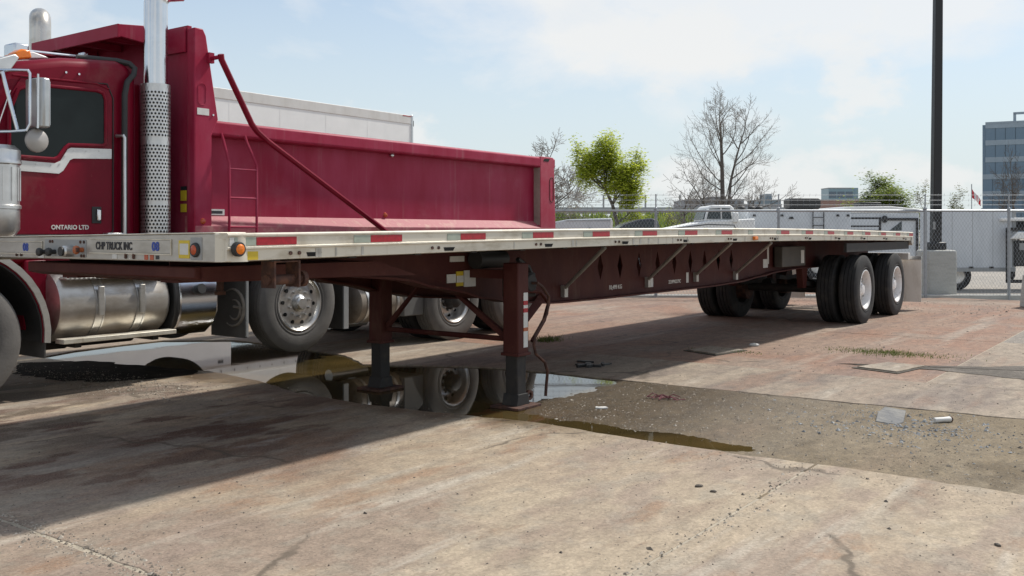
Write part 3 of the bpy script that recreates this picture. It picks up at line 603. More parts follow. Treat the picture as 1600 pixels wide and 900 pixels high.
for s in (-1, 1): MB().box(10.9,TL-.15,s*1.235-.02,s*1.235+.02,1.105,1.228).box(10.9,TL-.15,s*1.235-.02-.03*(s>0),s*1.235+.02+.03*(s<0),1.10,1.1045).build('slider_rail', FRAME, T, smooth=0)
MB().prism([(TL-.14,1.20),(TL,1.20),(TL,1.385),(TL-.14,1.385)], 'y', -1.17, 1.17).build('rear_sill', MAROON, T, bevel=.006)
for s in (-1, 1): MB().cyl((TL-.07,s*1.30,1.235), (TL-.07,s*1.18,1.235), .075, seg=18).build('rear_roller', ALU_D, T)
for s in (-1, 1): MB().box(TL-.30,TL+.18,s*.80-.03,s*.80+.03,.86,.95).build('bumper_post', MAROON, T)
MB().box(TL+.05,TL+.18,-1.20,1.20,.90,1.02).build('rear_bumper', WHITE_D, T, bevel=.006)
for s in (-1, 1):
    fl = MB().box(14.88,14.893,s*1.05-.32,s*1.05+.32,.14,.93).build('mud_flap', FLAPL, T, bevel=.003)
    MB().box(14.87,14.905,s*1.05-.32,s*1.05+.32,.90,.96).build('flap_hanger', STAIN, fl)

# ================================================================== dump truck
D = thing('dump_truck', 'dark red dump truck with chrome exhaust stack and long dump bed, behind the flatbed trailer', 'dump truck', TRK, RZ)
for s in (-1, 1): MB().box(-1.1,8.3,s*.43-.04,s*.43+.04,.74,1.02).build('frame_rail', FRAME, D, bevel=.005)
for x in (.9, 2.4, 3.0, 4.6, 5.4, 6.75, 8.2): MB().box(x-.05,x+.05,-.39,.39,.80,.98).build('frame_crossmember', FRAME, D)
# --- cab
prof = [(.12,1.12),(.10,1.95),(.44,2.70),(.62,2.85),(1.0,2.935),(1.52,2.985),(1.65,2.96),(1.72,2.84),(1.72,1.12)]
C = MB().prism(prof, 'y', -1.0, 1.0).build('cab', RED, D, bevel=.085, seg=4)
door = MB().prism([(.40,1.42),(.46,1.375),(1.42,1.375),(1.455,1.41),(1.455,2.62),(1.40,2.735),(.62,2.70),(.40,2.3)], 'y', -1.013, -.99).build('door', RED, C, bevel=.006)
MB().tube([(.40,-1.010,1.42),(.46,-1.012,1.368),(1.425,-1.012,1.368),(1.463,-1.012,1.41),(1.463,-1.012,2.62),(1.405,-1.012,2.745),(.62,-1.012,2.71)], .006, 6).build('door_seam', BLACK, door)
win = [(.52,2.035),(.905,2.03),(.945,2.05),(1.005,2.135),(1.04,2.165),(1.36,2.18),(1.385,2.20),(1.385,2.60),(1.36,2.655),(1.30,2.672),(.72,2.655),(.60,2.60),(.52,2.40)]
wd = MB().prism(win, 'y', -1.017, -1.010).build('window', GLASS, door)
MB().tube([(x, -1.018, z) for x, z in win+[win[0]]], .017, 8).build('window_frame', RED, wd)
MB().tube([(.55,-1.015,2.715),(1.30,-1.015,2.735),(1.42,-1.015,2.70)], .009, 6).build('drip_rail', RED, door)
stripe_up = [(.50,2.005),(.915,1.995),(.965,2.02),(1.03,2.125),(1.06,2.14),(1.445,2.155)]
stripe_dn = [(1.445,2.065),(1.08,2.045),(1.05,2.03),(.99,1.935),(.95,1.905),(.50,1.915)]
tr = MB().prism(stripe_up+stripe_dn, 'y', -1.021, -1.012).build('trim_stripe', M('white_trim', (.66,.66,.64), .4), door, bevel=.002)
for x, z in ((.62,1.985),(.75,1.982),(.88,1.978),(.955,1.99),(1.0,2.06),(1.08,2.12),(1.2,2.122),(1.32,2.128)):
    MB().cyl((x,-1.020,z), (x,-1.026,z), .007, seg=8).build('trim_screw', STAIN, tr)
h = MB().box(1.255,1.345,-1.021,-1.012,1.475,1.625).build('handle_recess', BLACK, door, bevel=.02, seg=3)
MB().box(1.295,1.335,-1.04,-1.021,1.50,1.60).build('door_handle', CHROME, h, bevel=.008)
text('company_lettering', 'ONTARIO LTD', .054, PALE, door, (1.055,-1.0145,1.437), bold=.0016, sx=.96)
MB().prism([(.66,.56),(.86,.56),(.86,1.16),(.66,1.16)], 'y', -1.0, -.72).build('cab_skirt', RED, C, bevel=.02)
# windshield, visor
MB().hexa([(.075,-.90,1.99),(.085,-.90,1.98),(.085,.90,1.98),(.075,.90,1.99),(.36,-.86,2.62),(.375,-.86,2.61),(.375,.86,2.61),(.36,.86,2.62)]).build('windshield', GLASS, C)
MB().prism([(.10,2.66),(.16,2.72),(.56,2.89),(.60,2.865),(.52,2.74),(.42,2.695),(.12,2.63)], 'y', -1.04, 1.04).build('sun_visor', STAIN, C, bevel=.008)
ml = MB().prism([(.74,2.905),(1.00,2.950),(.97,2.962),(.86,2.985),(.74,2.97)], 'y', -.76, -.62).build('marker_lamp', M('lamp_housing', (.68,.68,.66), .35), C, bevel=.012)
MB().prism([(.70,2.89),(.85,2.925),(.83,2.995),(.76,2.995),(.70,2.955)], 'y', -.765, -.615).build('lens', AMBER, ml, bevel=.015)
for y in (-.3, 0, .3): MB().prism([(.60,2.89),(.80,2.93),(.70,2.97),(.60,2.95)], 'y', y-.05, y+.05).build('marker_lamp', AMBER, C, bevel=.012)
hn = MB().cyl((.98,-.32,3.06), (1.56,-.32,3.085), .018, seg=12).build('air_horn', CHROME, C)
MB().box(.86,1.0,-.42,-.22,2.99,3.11).build('horn_bell', CHROME, hn, bevel=.02, seg=3)
MB().box(1.54,1.60,-.37,-.27,2.975,3.13).build('horn_mount', CHROME, hn, bevel=.012)
for x, z in ((1.02,2.80),(1.14,2.80)): MB().cyl((x,-.995,z), (x,-1.012,z), .010, seg=8).build('roof_stud', CHROME, C)
MB().tube([(1.20,-.86,2.975),(1.55,-.93,2.985),(1.64,-.99,2.965),(1.67,-1.03,2.92),(1.65,-1.045,2.86),(1.58,-1.05,2.78),(1.555,-1.05,2.66),(1.55,-1.05,1.30)], .027, 10).build('air_intake_hose', BLACK, C)
MB().tube([(1.50,-1.00,2.28),(1.52,-1.085,2.28),(1.53,-1.09,2.26),(1.53,-1.09,1.36)], .016, 10).build('grab_rail', STAIN, C)
MB().box(1.36,1.52,-1.10,-1.0,1.33,1.39).build('rail_bracket', STAIN, C, bevel=.008)
MB().box(1.72,1.80,-.92,.92,1.15,2.80).build('cab_rear_panel', RED, C, bevel=.02)
# hood, fender, grille, bumper
MB().prism([(-.62,1.15),(-.66,1.75),(-.55,1.90),(0,1.95),(.55,1.90),(.66,1.75),(.62,1.15)], 'x', -1.25, .12).build('hood', RED, D, bevel=.06, seg=3)
MB().box(-1.36,-1.25,-.52,.52,1.0,1.84).build('grille', CHROME, D, bevel=.03)
MB().box(-1.52,-1.38,-1.22,1.22,.50,.86).build('front_bumper', CHROME, D, bevel=.04)
for s in (-1, 1):
    ft = MB(); ang = [R(-6+k*9) for k in range(19)]; arc = [(.725*math.cos(a), .545+.725*math.sin(a)) for a in ang]; arc2 = [(.690*math.cos(a), .545+.690*math.sin(a)) for a in ang]
    ya, yb = sorted((s*1.245, s*.70))
    ft.prism(arc+arc2[::-1], 'y', ya, yb); fo = ft.build('front_fender', RED, D, smooth=30)
    MB().prism([(.688*math.cos(a), .545+.688*math.sin(a)) for a in ang]+[(.675*math.cos(a), .545+.675*math.sin(a)) for a in ang][::-1], 'y', *sorted((s*1.243, s*.70))).build('fender_liner', BLACK, fo, smooth=30)
    MB().prism([(.685*math.cos(a), .545+.685*math.sin(a)) for a in ang], 'y', *sorted((s*.70, s*.69))).build('inner_fender', BLACK, fo)
    ya, yb = sorted((s*1.262, s*1.235))
    arc3 = [(.752*math.cos(a), .545+.752*math.sin(a)) for a in ang]
    MB().prism(arc3+[(.700*math.cos(a), .545+.700*math.sin(a)) for a in ang][::-1], 'y', ya, yb).build('fender_lip', ALU_D, fo, smooth=30)
    MB().box(.70,.712,min(s*1.25,s*.72),max(s*1.25,s*.72),.34,.56).build('fender_flap', FLAP, fo)
    MB().box(-1.36,-1.22,min(s*1.0,s*.7),max(s*1.0,s*.7),1.05,1.35).build('headlamp', CHROME, D, bevel=.03)
# air cleaner
ac = MB().lathe([(.0005,2.10),(.12,2.10),(.165,2.06),(.165,1.98),(.172,1.97),(.172,1.95),(.158,1.94),(.158,1.62),(.170,1.61),(.170,1.585),(.160,1.58),(.160,1.42),(.12,1.36),(.0005,1.36)], (.345,-1.20,0), 'z', 28).build('air_cleaner', STAIN, D)
for k in range(14):
    a = 2*math.pi*k/14; MB().cyl((.345+.160*math.cos(a),-1.20+.160*math.sin(a),1.65), (.345+.160*math.cos(a),-1.20+.160*math.sin(a),1.92), .006, seg=6).build('cleaner_rib', STAIN, ac)
# mirror
mr = MB().tube([(.30,-1.02,2.215),(.42,-1.26,2.215),(.50,-1.345,2.225),(.525,-1.355,2.28),(.525,-1.355,2.69),(.515,-1.345,2.715),(.44,-1.26,2.715),(.30,-1.02,2.72)], .012, 8).build('mirror_arm', CHROME, D)
hs = MB().prism([(.56,-1.40),(.60,-1.435),(.655,-1.425),(.675,-1.37),(.675,-1.22),(.655,-1.185),(.60,-1.18),(.56,-1.21)], 'z', 2.255, 2.66).build('mirror_housing', M('mirror_shell', (.42,.43,.43), .32, metal=.7), mr, bevel=.012)
MB().box(.676,.681,-1.38,-1.22,2.28,2.64).build('mirror_glass', CHROME, hs)
MB().tube([(.545,-1.44,2.24),(.545,-1.445,2.68)], .008, 6).build('mirror_trim', CHROME, hs)
MB().tube([(.38,-1.20,2.70),(.46,-1.28,2.23)], .016, 8).tube([(.34,-1.10,2.10),(.42,-1.25,2.55)], .005, 6).build('mirror_brace', CHROME, mr)
cm = MB().lathe([(.0005,-.03),(.06,-.026),(.094,-.008),(.098,.006),(.0005,.008)], (.60,-1.32,2.15), 'y', 24).build('round_mirror', M('round_mirror_shell', (.36,.34,.32), .45, metal=.5), mr)
# exhaust stacks
def stack(y, n_tip):
    sx = 1.87
    ang = [R(a) for a in range(0, 89, 11)]; zb, bx, by = (3.55, .85, -.5) if n_tip else (3.58, .45, .89)
    p = MB().tube([(sx,y,1.0),(sx,y,zb)]+[(sx+bx*(.15-.15*math.cos(a)), y+by*(.15-.15*math.cos(a)), zb+.15*math.sin(a)) for a in ang[1:]]+[(sx+bx*.24,y+by*.24,zb+.165)], .108, 24).build('exhaust_stack', CHROME if n_tip else M('dusty_chrome', (.60,.57,.52), .3, metal=.85, scale=5, col2=(.42,.38,.32)), D)
    MB().cyl((sx+bx*.235,y+by*.235,zb+.164), (sx+bx*.252,y+by*.252,zb+.166), .098, seg=20).build('stack_mouth', HOLE, p)
    # perforated shield: every cell is a frame around a real hole
    hsld = MB(); nu, nv, r = 26, 50, .134
    z0, z1 = 1.12, 2.79
    idx = {}
    def V(i, j, rr=r):
        a = 2*math.pi*i/nu; return (sx+rr*math.cos(a), y+rr*math.sin(a), z0+(z1-z0)*j/nv)
    for j in range(nv):
        sh = .5 if j % 2 else 0
        solid = j in (0, 1, nv-2, nv-1, nv//3, 2*nv//3, 1+2*nv//3)
        for i in range(nu):
            a0, a1 = i+sh, i+1+sh
            o4 = [V(a0,j),V(a1,j),V(a1,j+1),V(a0,j+1)]
            if solid: hsld.add(o4, [(0,1,2,3)]); continue
            i8 = [V(a0+.5+.33*math.cos(t), j+.5+.34*math.sin(t)) for t in [R(225+45*k) for k in range(8)]]
            b = o4+i8
            hsld.add(b, [(0,1,6,5,4),(1,2,8,7,6),(2,3,10,9,8),(3,0,4,11,10)])
    hsld.build('heat_shield', STAIN, p, fixn=False, smooth=60)
    MB().cyl((sx,y,1.13),(sx,y,2.78),.112,seg=24).build('muffler', FRAME, p)
stack(-1.06, True); stack(1.06, False)
# --- tanks and steps along the near side
tk = MB().lathe([(.0005,.84),(.24,.845),(.298,.865),(.318,.90),(.318,1.89),(.298,1.925),(.24,1.945),(.0005,1.95)], (0,-.90,.755), 'x', 40).build('fuel_tank', TANK, D)
for x in (1.22, 1.62):
    MB().lathe([(.320,x-.045),(.327,x-.045),(.327,x-.030),(.322,x-.027),(.322,x+.027),(.327,x+.030),(.327,x+.045),(.320,x+.045)], (0,-.90,.755), 'x', 40, closed=True).build('tank_strap', STAIN, tk)
    MB().box(x-.025,x+.025,-1.245,-1.215,.66,.92).build('strap_buckle', ALU_D, tk, bevel=.006)
MB().box(.90,1.86,-1.235,-1.02,.985,1.000).build('tank_step', ALU_D, tk, bevel=.004)
tread = MB()
for i in range(22):
    for j in range(3): tread.box(.92+i*.042,.945+i*.042,-1.232+j*.06,-1.20+j*.06,1.0005,1.010)
for i in range(22): tread.box(.92+i*.042,.942+i*.042,-1.2385,-1.2355,.985,.999)
tread.build('step_tread', CHROME, tk)
MB().box(.84,1.93,-1.30,-1.16,.445,.485).build('side_step', ALU, D, bevel=.004)
for x in (1.0, 1.75): MB().box(x-.03,x+.03,-1.24,-.5,.40,.444).build('step_bracket', FRAME, D)
MB().cyl((.75,-.55,.42),(1.25,-.55,.42),.10,seg=18).build('air_tank', FRAME, D); MB().cyl((1.36,-.5,.42),(1.95,-.5,.42),.10,seg=18).build('air_tank', FRAME, D)
ht = [( -1.20,.92),(-1.225,.80),(-1.22,.62),(-1.16,.50),(-1.02,.40),(-.62,.40),(-.58,.46),(-.58,1.06),(-1.10,1.06),(-1.17,1.0)]
hy = MB().prism(ht, 'x', 2.02, 2.46).build('hydraulic_tank', CHROME, D, bevel=.022, seg=3, smooth=50)
MB().prism([(a*1.006 if a < -1 else a, b) for a, b in ht], 'x', 1.96, 2.01).build('tank_end_band', BLACK, hy, bevel=.01)
MB().cyl((2.24,-1.20,.84),(2.24,-1.262,.852),.048,seg=18).build('filler_cap', BLACK, hy)
fp = MB().box(2.80,2.813,-1.215,-.64,.315,.99).build('mud_flap', FLAP, D, bevel=.004)
def arc(cy, cz, r, a0, a1, n=16): return [(2.7965, cy+r*math.cos(R(a0+(a1-a0)*k/n)), cz+r*math.sin(R(a0+(a1-a0)*k/n))) for k in range(n+1)]
EMB = M('faded_emblem', (.21,.19,.165), .7, var=.25, scale=12)
MB().tube(arc(-1.0,.62,.19,60,300), [.006+.014*math.sin(math.pi*k/16) for k in range(17)], 6).tube(arc(-1.03,.60,.10,70,320), [.004+.012*math.sin(math.pi*k/16) for k in range(17)], 6).tube([(2.7965,-1.17,.62),(2.7965,-1.02,.63)], .014, 6).build('flap_emblem', EMB, fp)
MB().box(2.80,2.83,-1.215,-1.195,.33,1.0).build('flap_edge', GREY, fp)
# --- axles and wheels
put_wheel(WH_FLAT, D, 0, -1.105, .523); put_wheel(WH_FLAT, D, 0, 1.105, .523, flip=True)
MB().box(-.06,.06,-.95,.95,.42,.54).build('steer_axle', FRAME, D, bevel=.01)
put_wheel(WH_FLAT, D, 3.49, -1.105, .633); put_wheel(WH_FLAT, D, 3.49, 1.105, .633, flip=True)
MB().cyl((3.49,-1.0,.633),(3.49,1.0,.633),.06,seg=14).build('lift_axle', FRAME, D)
for x in (6.10, 7.47):
    MB().cyl((x,-1.0,.523),(x,1.0,.523),.09,seg=16).sphere((x,0,.54),.24,16,10).build('drive_axle', FRAME, D)
    for s in (-1, 1):
        put_wheel(WH_DRV, D, x, s*1.105, .523, flip=s > 0); put_wheel(WH_INN, D, x, s*.775, .523, flip=s > 0)
        MB().cyl((x,s*.56,.523),(x,s*.95,.523),.205,seg=24).build('brake_drum', RUST, D)
MB().box(4.20,4.213,-1.20,-.70,.29,.98).build('mud_flap', FLAP, D)
MB().box(4.16,4.23,-1.215,-1.195,.30,1.0).build('flap_edge', GREY, D)
mt = MB().lathe([(.0005,4.46),(.18,4.47),(.235,4.51),(.235,5.25),(.18,5.29),(.0005,5.30)], (0,-.92,.55), 'x', 32).build('air_reservoir', M('dull_reservoir', (.30,.265,.225), .5, metal=.4, scale=6, col2=(.20,.165,.13)), D)
for x in (4.62, 5.12): MB().lathe([(.236,x-.02),(.243,x-.02),(.243,x+.02),(.236,x+.02)], (0,-.92,.55), 'x', 32, closed=True).build('tank_strap', STAIN, mt)
MB().prism([(5.22,.36),(5.58,.36),(5.58,.72),(5.42,.84),(5.22,.84)], 'y', -1.16, -.72).build('battery_box', M('dark_grey_box', (.13,.13,.125), .6), D, bevel=.012)
MB().cyl((4.5,-.6,.30),(5.1,-.6,.30),.07,seg=14).build('lower_pipe', STAIN, D)
# --- dump bed
BX0, BX1 = 2.16, 8.44
B = MB().box(BX0,BX1,-1.05,1.05,1.22,1.36).build('dump_bed', RED_BED, D, bevel=.008)
for s in (-1, 1): MB().box(BX0+.1,BX1-.1,s*.43-.05,s*.43+.05,1.03,1.215).build('bed_runner', FRAME, B)
for s in (-1, 1):
    def pr(poly, y0, y1, name, bv=.008, mat=RED_BED):
        a, b = sorted((s*y0, s*y1)); return MB().prism(poly, 'y', a, b).build(name, mat, B, bevel=bv)
    pr([(BX0+.15,1.36),(BX1-.4,1.36),(BX1-.4,2.40),(BX0+.15,2.40)], 1.10, 1.125, 'side_panel', 0)
    rail = MB().prism([(s*1.085,2.33),(s*1.235,2.345),(s*1.25,2.36),(s*1.25,2.47),(s*1.225,2.493),(s*1.085,2.493)], 'x', BX0+.01, BX1-.01).build('top_rail', RED_BED, B, bevel=.010)
    led = MB().prism([(s*1.085,1.30),(s*1.255,1.30),(s*1.255,1.455),(s*1.126,1.555),(s*1.085,1.555)], 'x', BX0+.01, BX1-.01).build('sloped_ledge', M('mottled_pink_ledge', (.34,.08,.10), .6, scale=8, stretch=(1,1,1), col2=(.42,.22,.19), thr=(.5,.72)), B, bevel=.005)  # ledge has a paler, mottled pink than the bed sides
    fpst = pr([(BX0,1.25),(BX0+.20,1.25),(BX0+.20,2.34),(BX0+.275,2.50),(BX0+.135,3.30),(BX0+.10,3.365),(BX0,3.365)], 1.13, 1.252, 'front_post', .012)
    pr([(BX1-.40,1.31),(BX1,1.31),(BX1,1.45),(BX1-.045,2.42),(BX1-.07,2.50),(BX1-.40,2.50)], 1.127, 1.254, 'rear_post', .010, M('pink_faded_paint', (.36,.035,.065), .5, scale=3, col2=(.42,.10,.13), thr=(.45,.75), spec=.2))
    MB().box(BX1-.4035,BX1-.4005,*sorted((s*1.135,s*1.245)),1.50,2.335).build('dusty_edge', M('dust_film', (.30,.235,.20), .9, var=.2), B)
    pr([(BX0-.50,3.25),(BX0,3.20),(BX0,3.42),(BX0-.50,3.365)], .76, .80, 'canopy_side', .006)
    if s < 0:
        MB().lathe([(.062,-1.258),(.072,-1.258),(.072,-1.252),(.062,-1.252)], (0,0,0), 'y', 24, closed=True)
        ov = [(BX0+.085+.045*math.cos(R(a)), 2.73+.045*math.sin(R(a))+(.06 if 0 <= a <= 180 else -.06)) for a in range(0, 360, 20)]
        MB().tube([(x, -1.253, z) for x, z in ov+[ov[0]]], .005, 6).build('oval_plate', RED_BED, fpst)
        box('white_label', LABEL, fpst, BX0+.03,BX0+.165,-1.2555,-1.2515,2.53,2.595)
        MB().cyl((BX0+.21,-1.25,2.54),(BX0+.21,-1.262,2.54),.010,seg=8).build('rivet', CHROME, fpst)
        MB().lathe([(.0005,-1.272),(.022,-1.268),(.030,-1.253)], (2.255,0,1.50), 'y', 16).build('marker_lamp', DORANGE, fpst)
        MB().lathe([(.0005,-1.148),(.022,-1.144),(.032,-1.125)], (4.92,0,1.60), 'y', 16).build('marker_lamp', DORANGE, B)
        lb = box('white_label', LABEL, B, 2.385,2.60,-1.1295,-1.1255,1.565,1.625); box('label_print', INK, lb, 2.42,2.575,-1.1308,-1.1298,1.580,1.608); box('label_print', INK, lb, 2.395,2.41,-1.1308,-1.1298,1.585,1.605)
        MB().sphere((5.02,-1.14,2.325),.03,10,6).build('work_lamp', CHROME, B)
        MB().prism([(BX1-.34,2.43),(BX1-.20,2.43),(BX1-.16,2.475),(BX1-.30,2.47)], 'y', -1.2575, -1.25).build('rust_hole', HOLE, B)
        ov = [(BX1-.115+.05*math.cos(R(a)), 2.02+.05*math.sin(R(a))+(.13 if 0 <= a <= 180 else -.13)) for a in range(0, 360, 20)]
        MB().tube([(x, -1.256, z) for x, z in ov+[ov[0]]], .006, 6).build('oval_plate', RUST, B)
        for z in (1.50, 1.60): MB().cyl((BX1-.02,-1.15,z),(BX1+.035,-1.15,z),.028,seg=14).build('tail_lamp', BLACK, B)
        for y in (-1.10,): 
            box('yellow_label', YELLOW, B, BX0-.006,BX0-.001,-1.13,-1.04,1.70,1.80); box('yellow_label', YELLOW, B, BX0-.006,BX0-.001,-1.13,-1.04,1.59,1.67)
            box('black_label', INK, B, BX0-.006,BX0-.001,-1.13,-1.04,1.805,1.84)
        # side ladder
        ld = MB()
        for xa, xb in ((2.47,2.50),(2.755,2.835)): ld.tube([(xa,-1.25,2.37),(xa+.01,-1.27,2.30),(xb,-1.335,2.07),(xb,-1.335,1.36)], .013, 8)
        ld = ld.build('ladder', RED_BED, B)
        for z in (2.02, 1.735, 1.445): MB().cyl((2.50,-1.335,z),(2.835,-1.335,z),.010,seg=8).build('rung', RED_BED, ld)
        # tarp arm
        MB().box(BX0+.14,BX0+.20,-1.29,-1.25,3.04,3.14).cyl((BX0+.17,-1.28,3.085),(2.33,-1.42,3.085),.020,seg=10).build('arm_pivot', RED_BED, B)
        MB().tube([(2.33,-1.43,3.11),(2.345,-1.42,3.06),(2.72,-1.40,2.475),(2.80,-1.39,2.405),(2.95,-1.37,2.32),(4.70,-1.30,1.43),(4.80,-1.29,1.38)], .030, 8).build('tarp_arm', RED, B)
MB().box(BX0-.001+.012,BX0+.06,-1.128,1.128,1.25,3.40).build('front_wall', RED_BED, B, bevel=.004)
MB().hexa([(BX0-.50,-.758,3.325),(BX0+.010,-.758,3.375),(BX0+.010,.758,3.375),(BX0-.50,.758,3.325),(BX0-.50,-.758,3.355),(BX0+.010,-.758,3.405),(BX0+.010,.758,3.405),(BX0-.50,.758,3.355)]).build('cab_shield', RED_BED, B)
MB().box(BX0-.52,BX0-.492,-.80,.80,3.24,3.366).build('shield_lip', RED_BED, B, bevel=.004)
MB().box(BX0-.02,BX0+.008,-1.12,-.81,3.14,3.375).build('shield_gusset', RED_BED, B, bevel=.004)
for y in (-.45, 0, .45): MB().box(BX0-.48,BX0-.01,y-.03,y+.03,3.26,3.32).build('shield_rib', RED_BED, B)
MB().box(BX1-.06,BX1+.01,-1.08,1.08,1.30,2.44).build('tailgate', RED_BED, B, bevel=.01)

# ================================================================== white box trailer behind the truck
XO = thing('box_trailer', 'tall white enclosed box trailer standing behind the red dump truck', 'trailer', W(-1.5, 5.79, 0, TRK), RZ)
XL = 14.58
box('wall_panel', WHITE, XO, .03,XL-.06,0.0,.03,1.28,3.89)
for k in range(11): box('panel_seam', WHITE, XO, .9+k*1.22,.906+k*1.22,-.0025,0.0,1.28,3.88)
MB().box(0,XL,-.012,.05,3.885,4.085).build('top_rail', WHITE_D, XO, bevel=.01)
MB().box(0,XL,-.015,.06,1.10,1.275).build('bottom_rail', WHITE_D, XO, bevel=.01)
MB().box(XL-.06,XL,-.02,2.6,1.08,4.10).build('rear_frame', STAIN, XO, bevel=.01)
sk = MB().box(2.2,9.5,.02,.045,.62,1.098).build('side_skirt', WHITE, XO, bevel=.006)
for k in range(6): MB().box(2.9+k*1.2,2.94+k*1.2,.046,.30,.72,1.09).build('skirt_bracket', FRAME, sk)
for x in (3.4, 6.0, 9.2): MB().box(x,x+.12,.014,.019,.98,1.03).build('skirt_lamp', BLACK, sk)
for k in range(48): MB().cyl((.25+k*.30,-.015,1.19),(.25+k*.30,-.022,1.19),.014,seg=6).build('rail_rivet', RUST, XO)
box('roof', WHITE, XO, 0,XL-.06,.05,2.58,4.04,4.08); box('wall_panel', WHITE, XO, .03,XL-.06,2.57,2.6,1.28,4.03); box('front_wall', WHITE, XO, 0,.028,.05,2.57,1.1,4.03); box('floor', FRAME, XO, .03,XL-.06,.06,2.56,1.12,1.26)
box('red_marker', TRED, XO, XL-.35,XL-.05,-.016,-.0125,4.055,4.075); box('rear_lamp', BLACK, XO, XL,XL+.06,.02,.10,3.85,3.98)
for ax in (11.6, 12.85):
    MB().cyl((ax,.2,.515),(ax,2.4,.515),.06,seg=14).build('axle', FRAME, XO)
    for y in (.16, 2.44): put_wheel(WH_TRL, XO, ax, y, .515, flip=y > 1)
for y in (.55, 2.05): MB().box(3.2,3.34,y-.07,y+.07,.02,1.1).build('landing_leg', FRAME, XO)

# ================================================================== fence
FY = 20.25; FX0, FX1 = -6.9, 14.6
FE = thing('chain_link_fence', 'galvanised chain link fence topped with barbed wire across the back of the yard', 'fence', (0, FY, 0))
posts = [-4.77,-2.16,.45,3.06,5.67,8.79,10.57,13.2]
for x in posts:
    r = .036 if x in (8.79,) else .030
    MB().cyl((x,.035,-.05),(x,.035,1.86 if r > .035 else 1.90),r,seg=12).cyl((x,.035,1.85),(x,.035,2.2),.014,seg=8).sphere((x,.035,1.89),r*1.1,10,6).build('fence_post', GALV, FE)
MB().cyl((FX0,.035,1.845),(FX1,.035,1.845),.024,seg=10).build('top_rail', GALV, FE)
MB().cyl((FX0,.0,.06),(FX1,.0,.06),.004,seg=6).build('tension_wire', GALV, FE)
for z in (1.97,2.07,2.18):
    m = MB().cyl((FX0,.035,z),(FX1,.035,z),.0035,seg=4)
    x = FX0+.1
    while x < FX1: m.tube([(x,.035,z-.03),(x+.012,.035,z+.03)], .003, 3); x += .13
    m.build('barbed_wire', GALV, FE)
mesh = MB(); pitch = .072; hgt = 1.78; run = hgt*.62
k = 0
x = FX0-run
while x < FX1+run:
    for s in (0, 1):
        a, b = (x, x+run) if s == 0 else (x+run, x)
        p, q = [a, .05], [b, .05+hgt]
        for P_, Q_ in ((p, q), (q, p)):
            for lim, cmp in ((FX0, -1), (FX1, 1)):
                if (P_[0]-lim)*cmp > 0 and (Q_[0]-lim)*cmp < 0:
                    t = (lim-P_[0])/(Q_[0]-P_[0]); P_[1] += (Q_[1]-P_[1])*t; P_[0] = lim
        if FX0 <= p[0] <= FX1 and FX0 <= q[0] <= FX1 and abs(p[1]-q[1]) > .05:
            mesh.tube([(p[0],.002*s,p[1]),(q[0],.002*s,q[1])], .0021, 3, cap=False)
    x += pitch
mo = mesh.build('wire_mesh', GALV, FE, smooth=0, fixn=False); mo['kind'] = 'stuff'
m = MB().box(FX0,FX1,-.10,.20,-.06,.05); o = m.build('kerb', CONC, bevel=.015); o.location = (0, FY+.12, 0); o['kind'] = 'structure'
# ------------------------------------------------------------------ lamp post
LP = thing('lamp_post', 'tall black lamp post on a pale concrete pier behind the fence', 'lamp post', (9.34, 21.0, 0))
pr_ = MB().prism([(-.32,-.32),(.32,-.32),(.32,.32),(-.32,.32)], 'z', -.05, 1.0).build('concrete_pier', CONC, LP, bevel=.05, seg=3)
for k in range(7): MB().prism([(-.322,-.322),(.322,-.322),(.322,.322),(-.322,.322)], 'z', .80-.035*k, .806-.035*k).build('form_line', CONC, pr_)
bp = MB().box(-.20,.16,-.18,.18,1.0,1.17).build('base_cover', POLE, LP, bevel=.03)
MB().hexa([(-.105,-.10,1.15),(.085,-.10,1.15),(.085,.10,1.15),(-.105,.10,1.15),(-.01,-.075,9.2),(.135,-.075,9.2),(.135,.075,9.2),(-.01,.075,9.2)]).build('pole', POLE, LP, bevel=.012)
MB().box(-.9,.9,-.15,.15,9.2,9.34).build('lamp_head', POLE, LP, bevel=.03)
MB().box(-.11,-.06,-.104,-.10,1.45,1.62).build('hand_hole', GREY, bp)
# ------------------------------------------------------------------ vehicles behind the fence
CARW = (tyre_mesh('car_tyre', TYRE, .36, .23, .22), MB().lathe([(.22,-.10),(.205,-.11),(.19,-.09),(.06,-.075),(.0005,-.08)], seg=24).mesh('car_rim', RIMA))
def carwheel(parent, x, y, z=.31, k=1.0):
    w = link('wheel', CARW[1], parent, loc=(x, y, z)); w.scale = (k, 1 if y < .5 else -1, k); link('tyre', CARW[0], w); return w
PANEL = M('camper_white', (.60,.63,.66), .45, scale=3, stretch=(1,1,.3), col2=(.52,.55,.58))
RVG = M('camper_dark_glass', (.03,.045,.05), .12, var=.2)
# cargo trailer
t = thing('cargo_trailer', 'pale grey box trailer whose side fills the fence behind the lamp post', 'trailer', (10.35, 23.4, 0))
MB().box(0,2.0,0,.8,.50,1.95).build('body', PANEL, t, bevel=.015)
MB().box(-.0,2.0,-.02,-.003,.42,.52).build('lower_rail', GREY, t); MB().box(1.92,2.01,-.015,-.003,.53,1.95).build('corner_trim', GREY, t)
for x in (.4,.85,1.35): MB().box(x,x+.11,-.03,-.021,.50,.545).build('rail_clip', FRAME, t)
for x in (.45,.95,1.45): MB().box(x-.004,x+.004,-.0035,-.0005,.54,1.94).build('panel_seam', GREY, t)
MB().box(.26,.32,.05,.10,.10,.42).build('support_leg', FRAME, t); carwheel(t, .66, .3, .31)
MB().prism([(1.8,.42),(2.0,.42),(2.0,.30),(1.95,.22)], 'y', 0, .1).build('rear_step', FRAME, t)
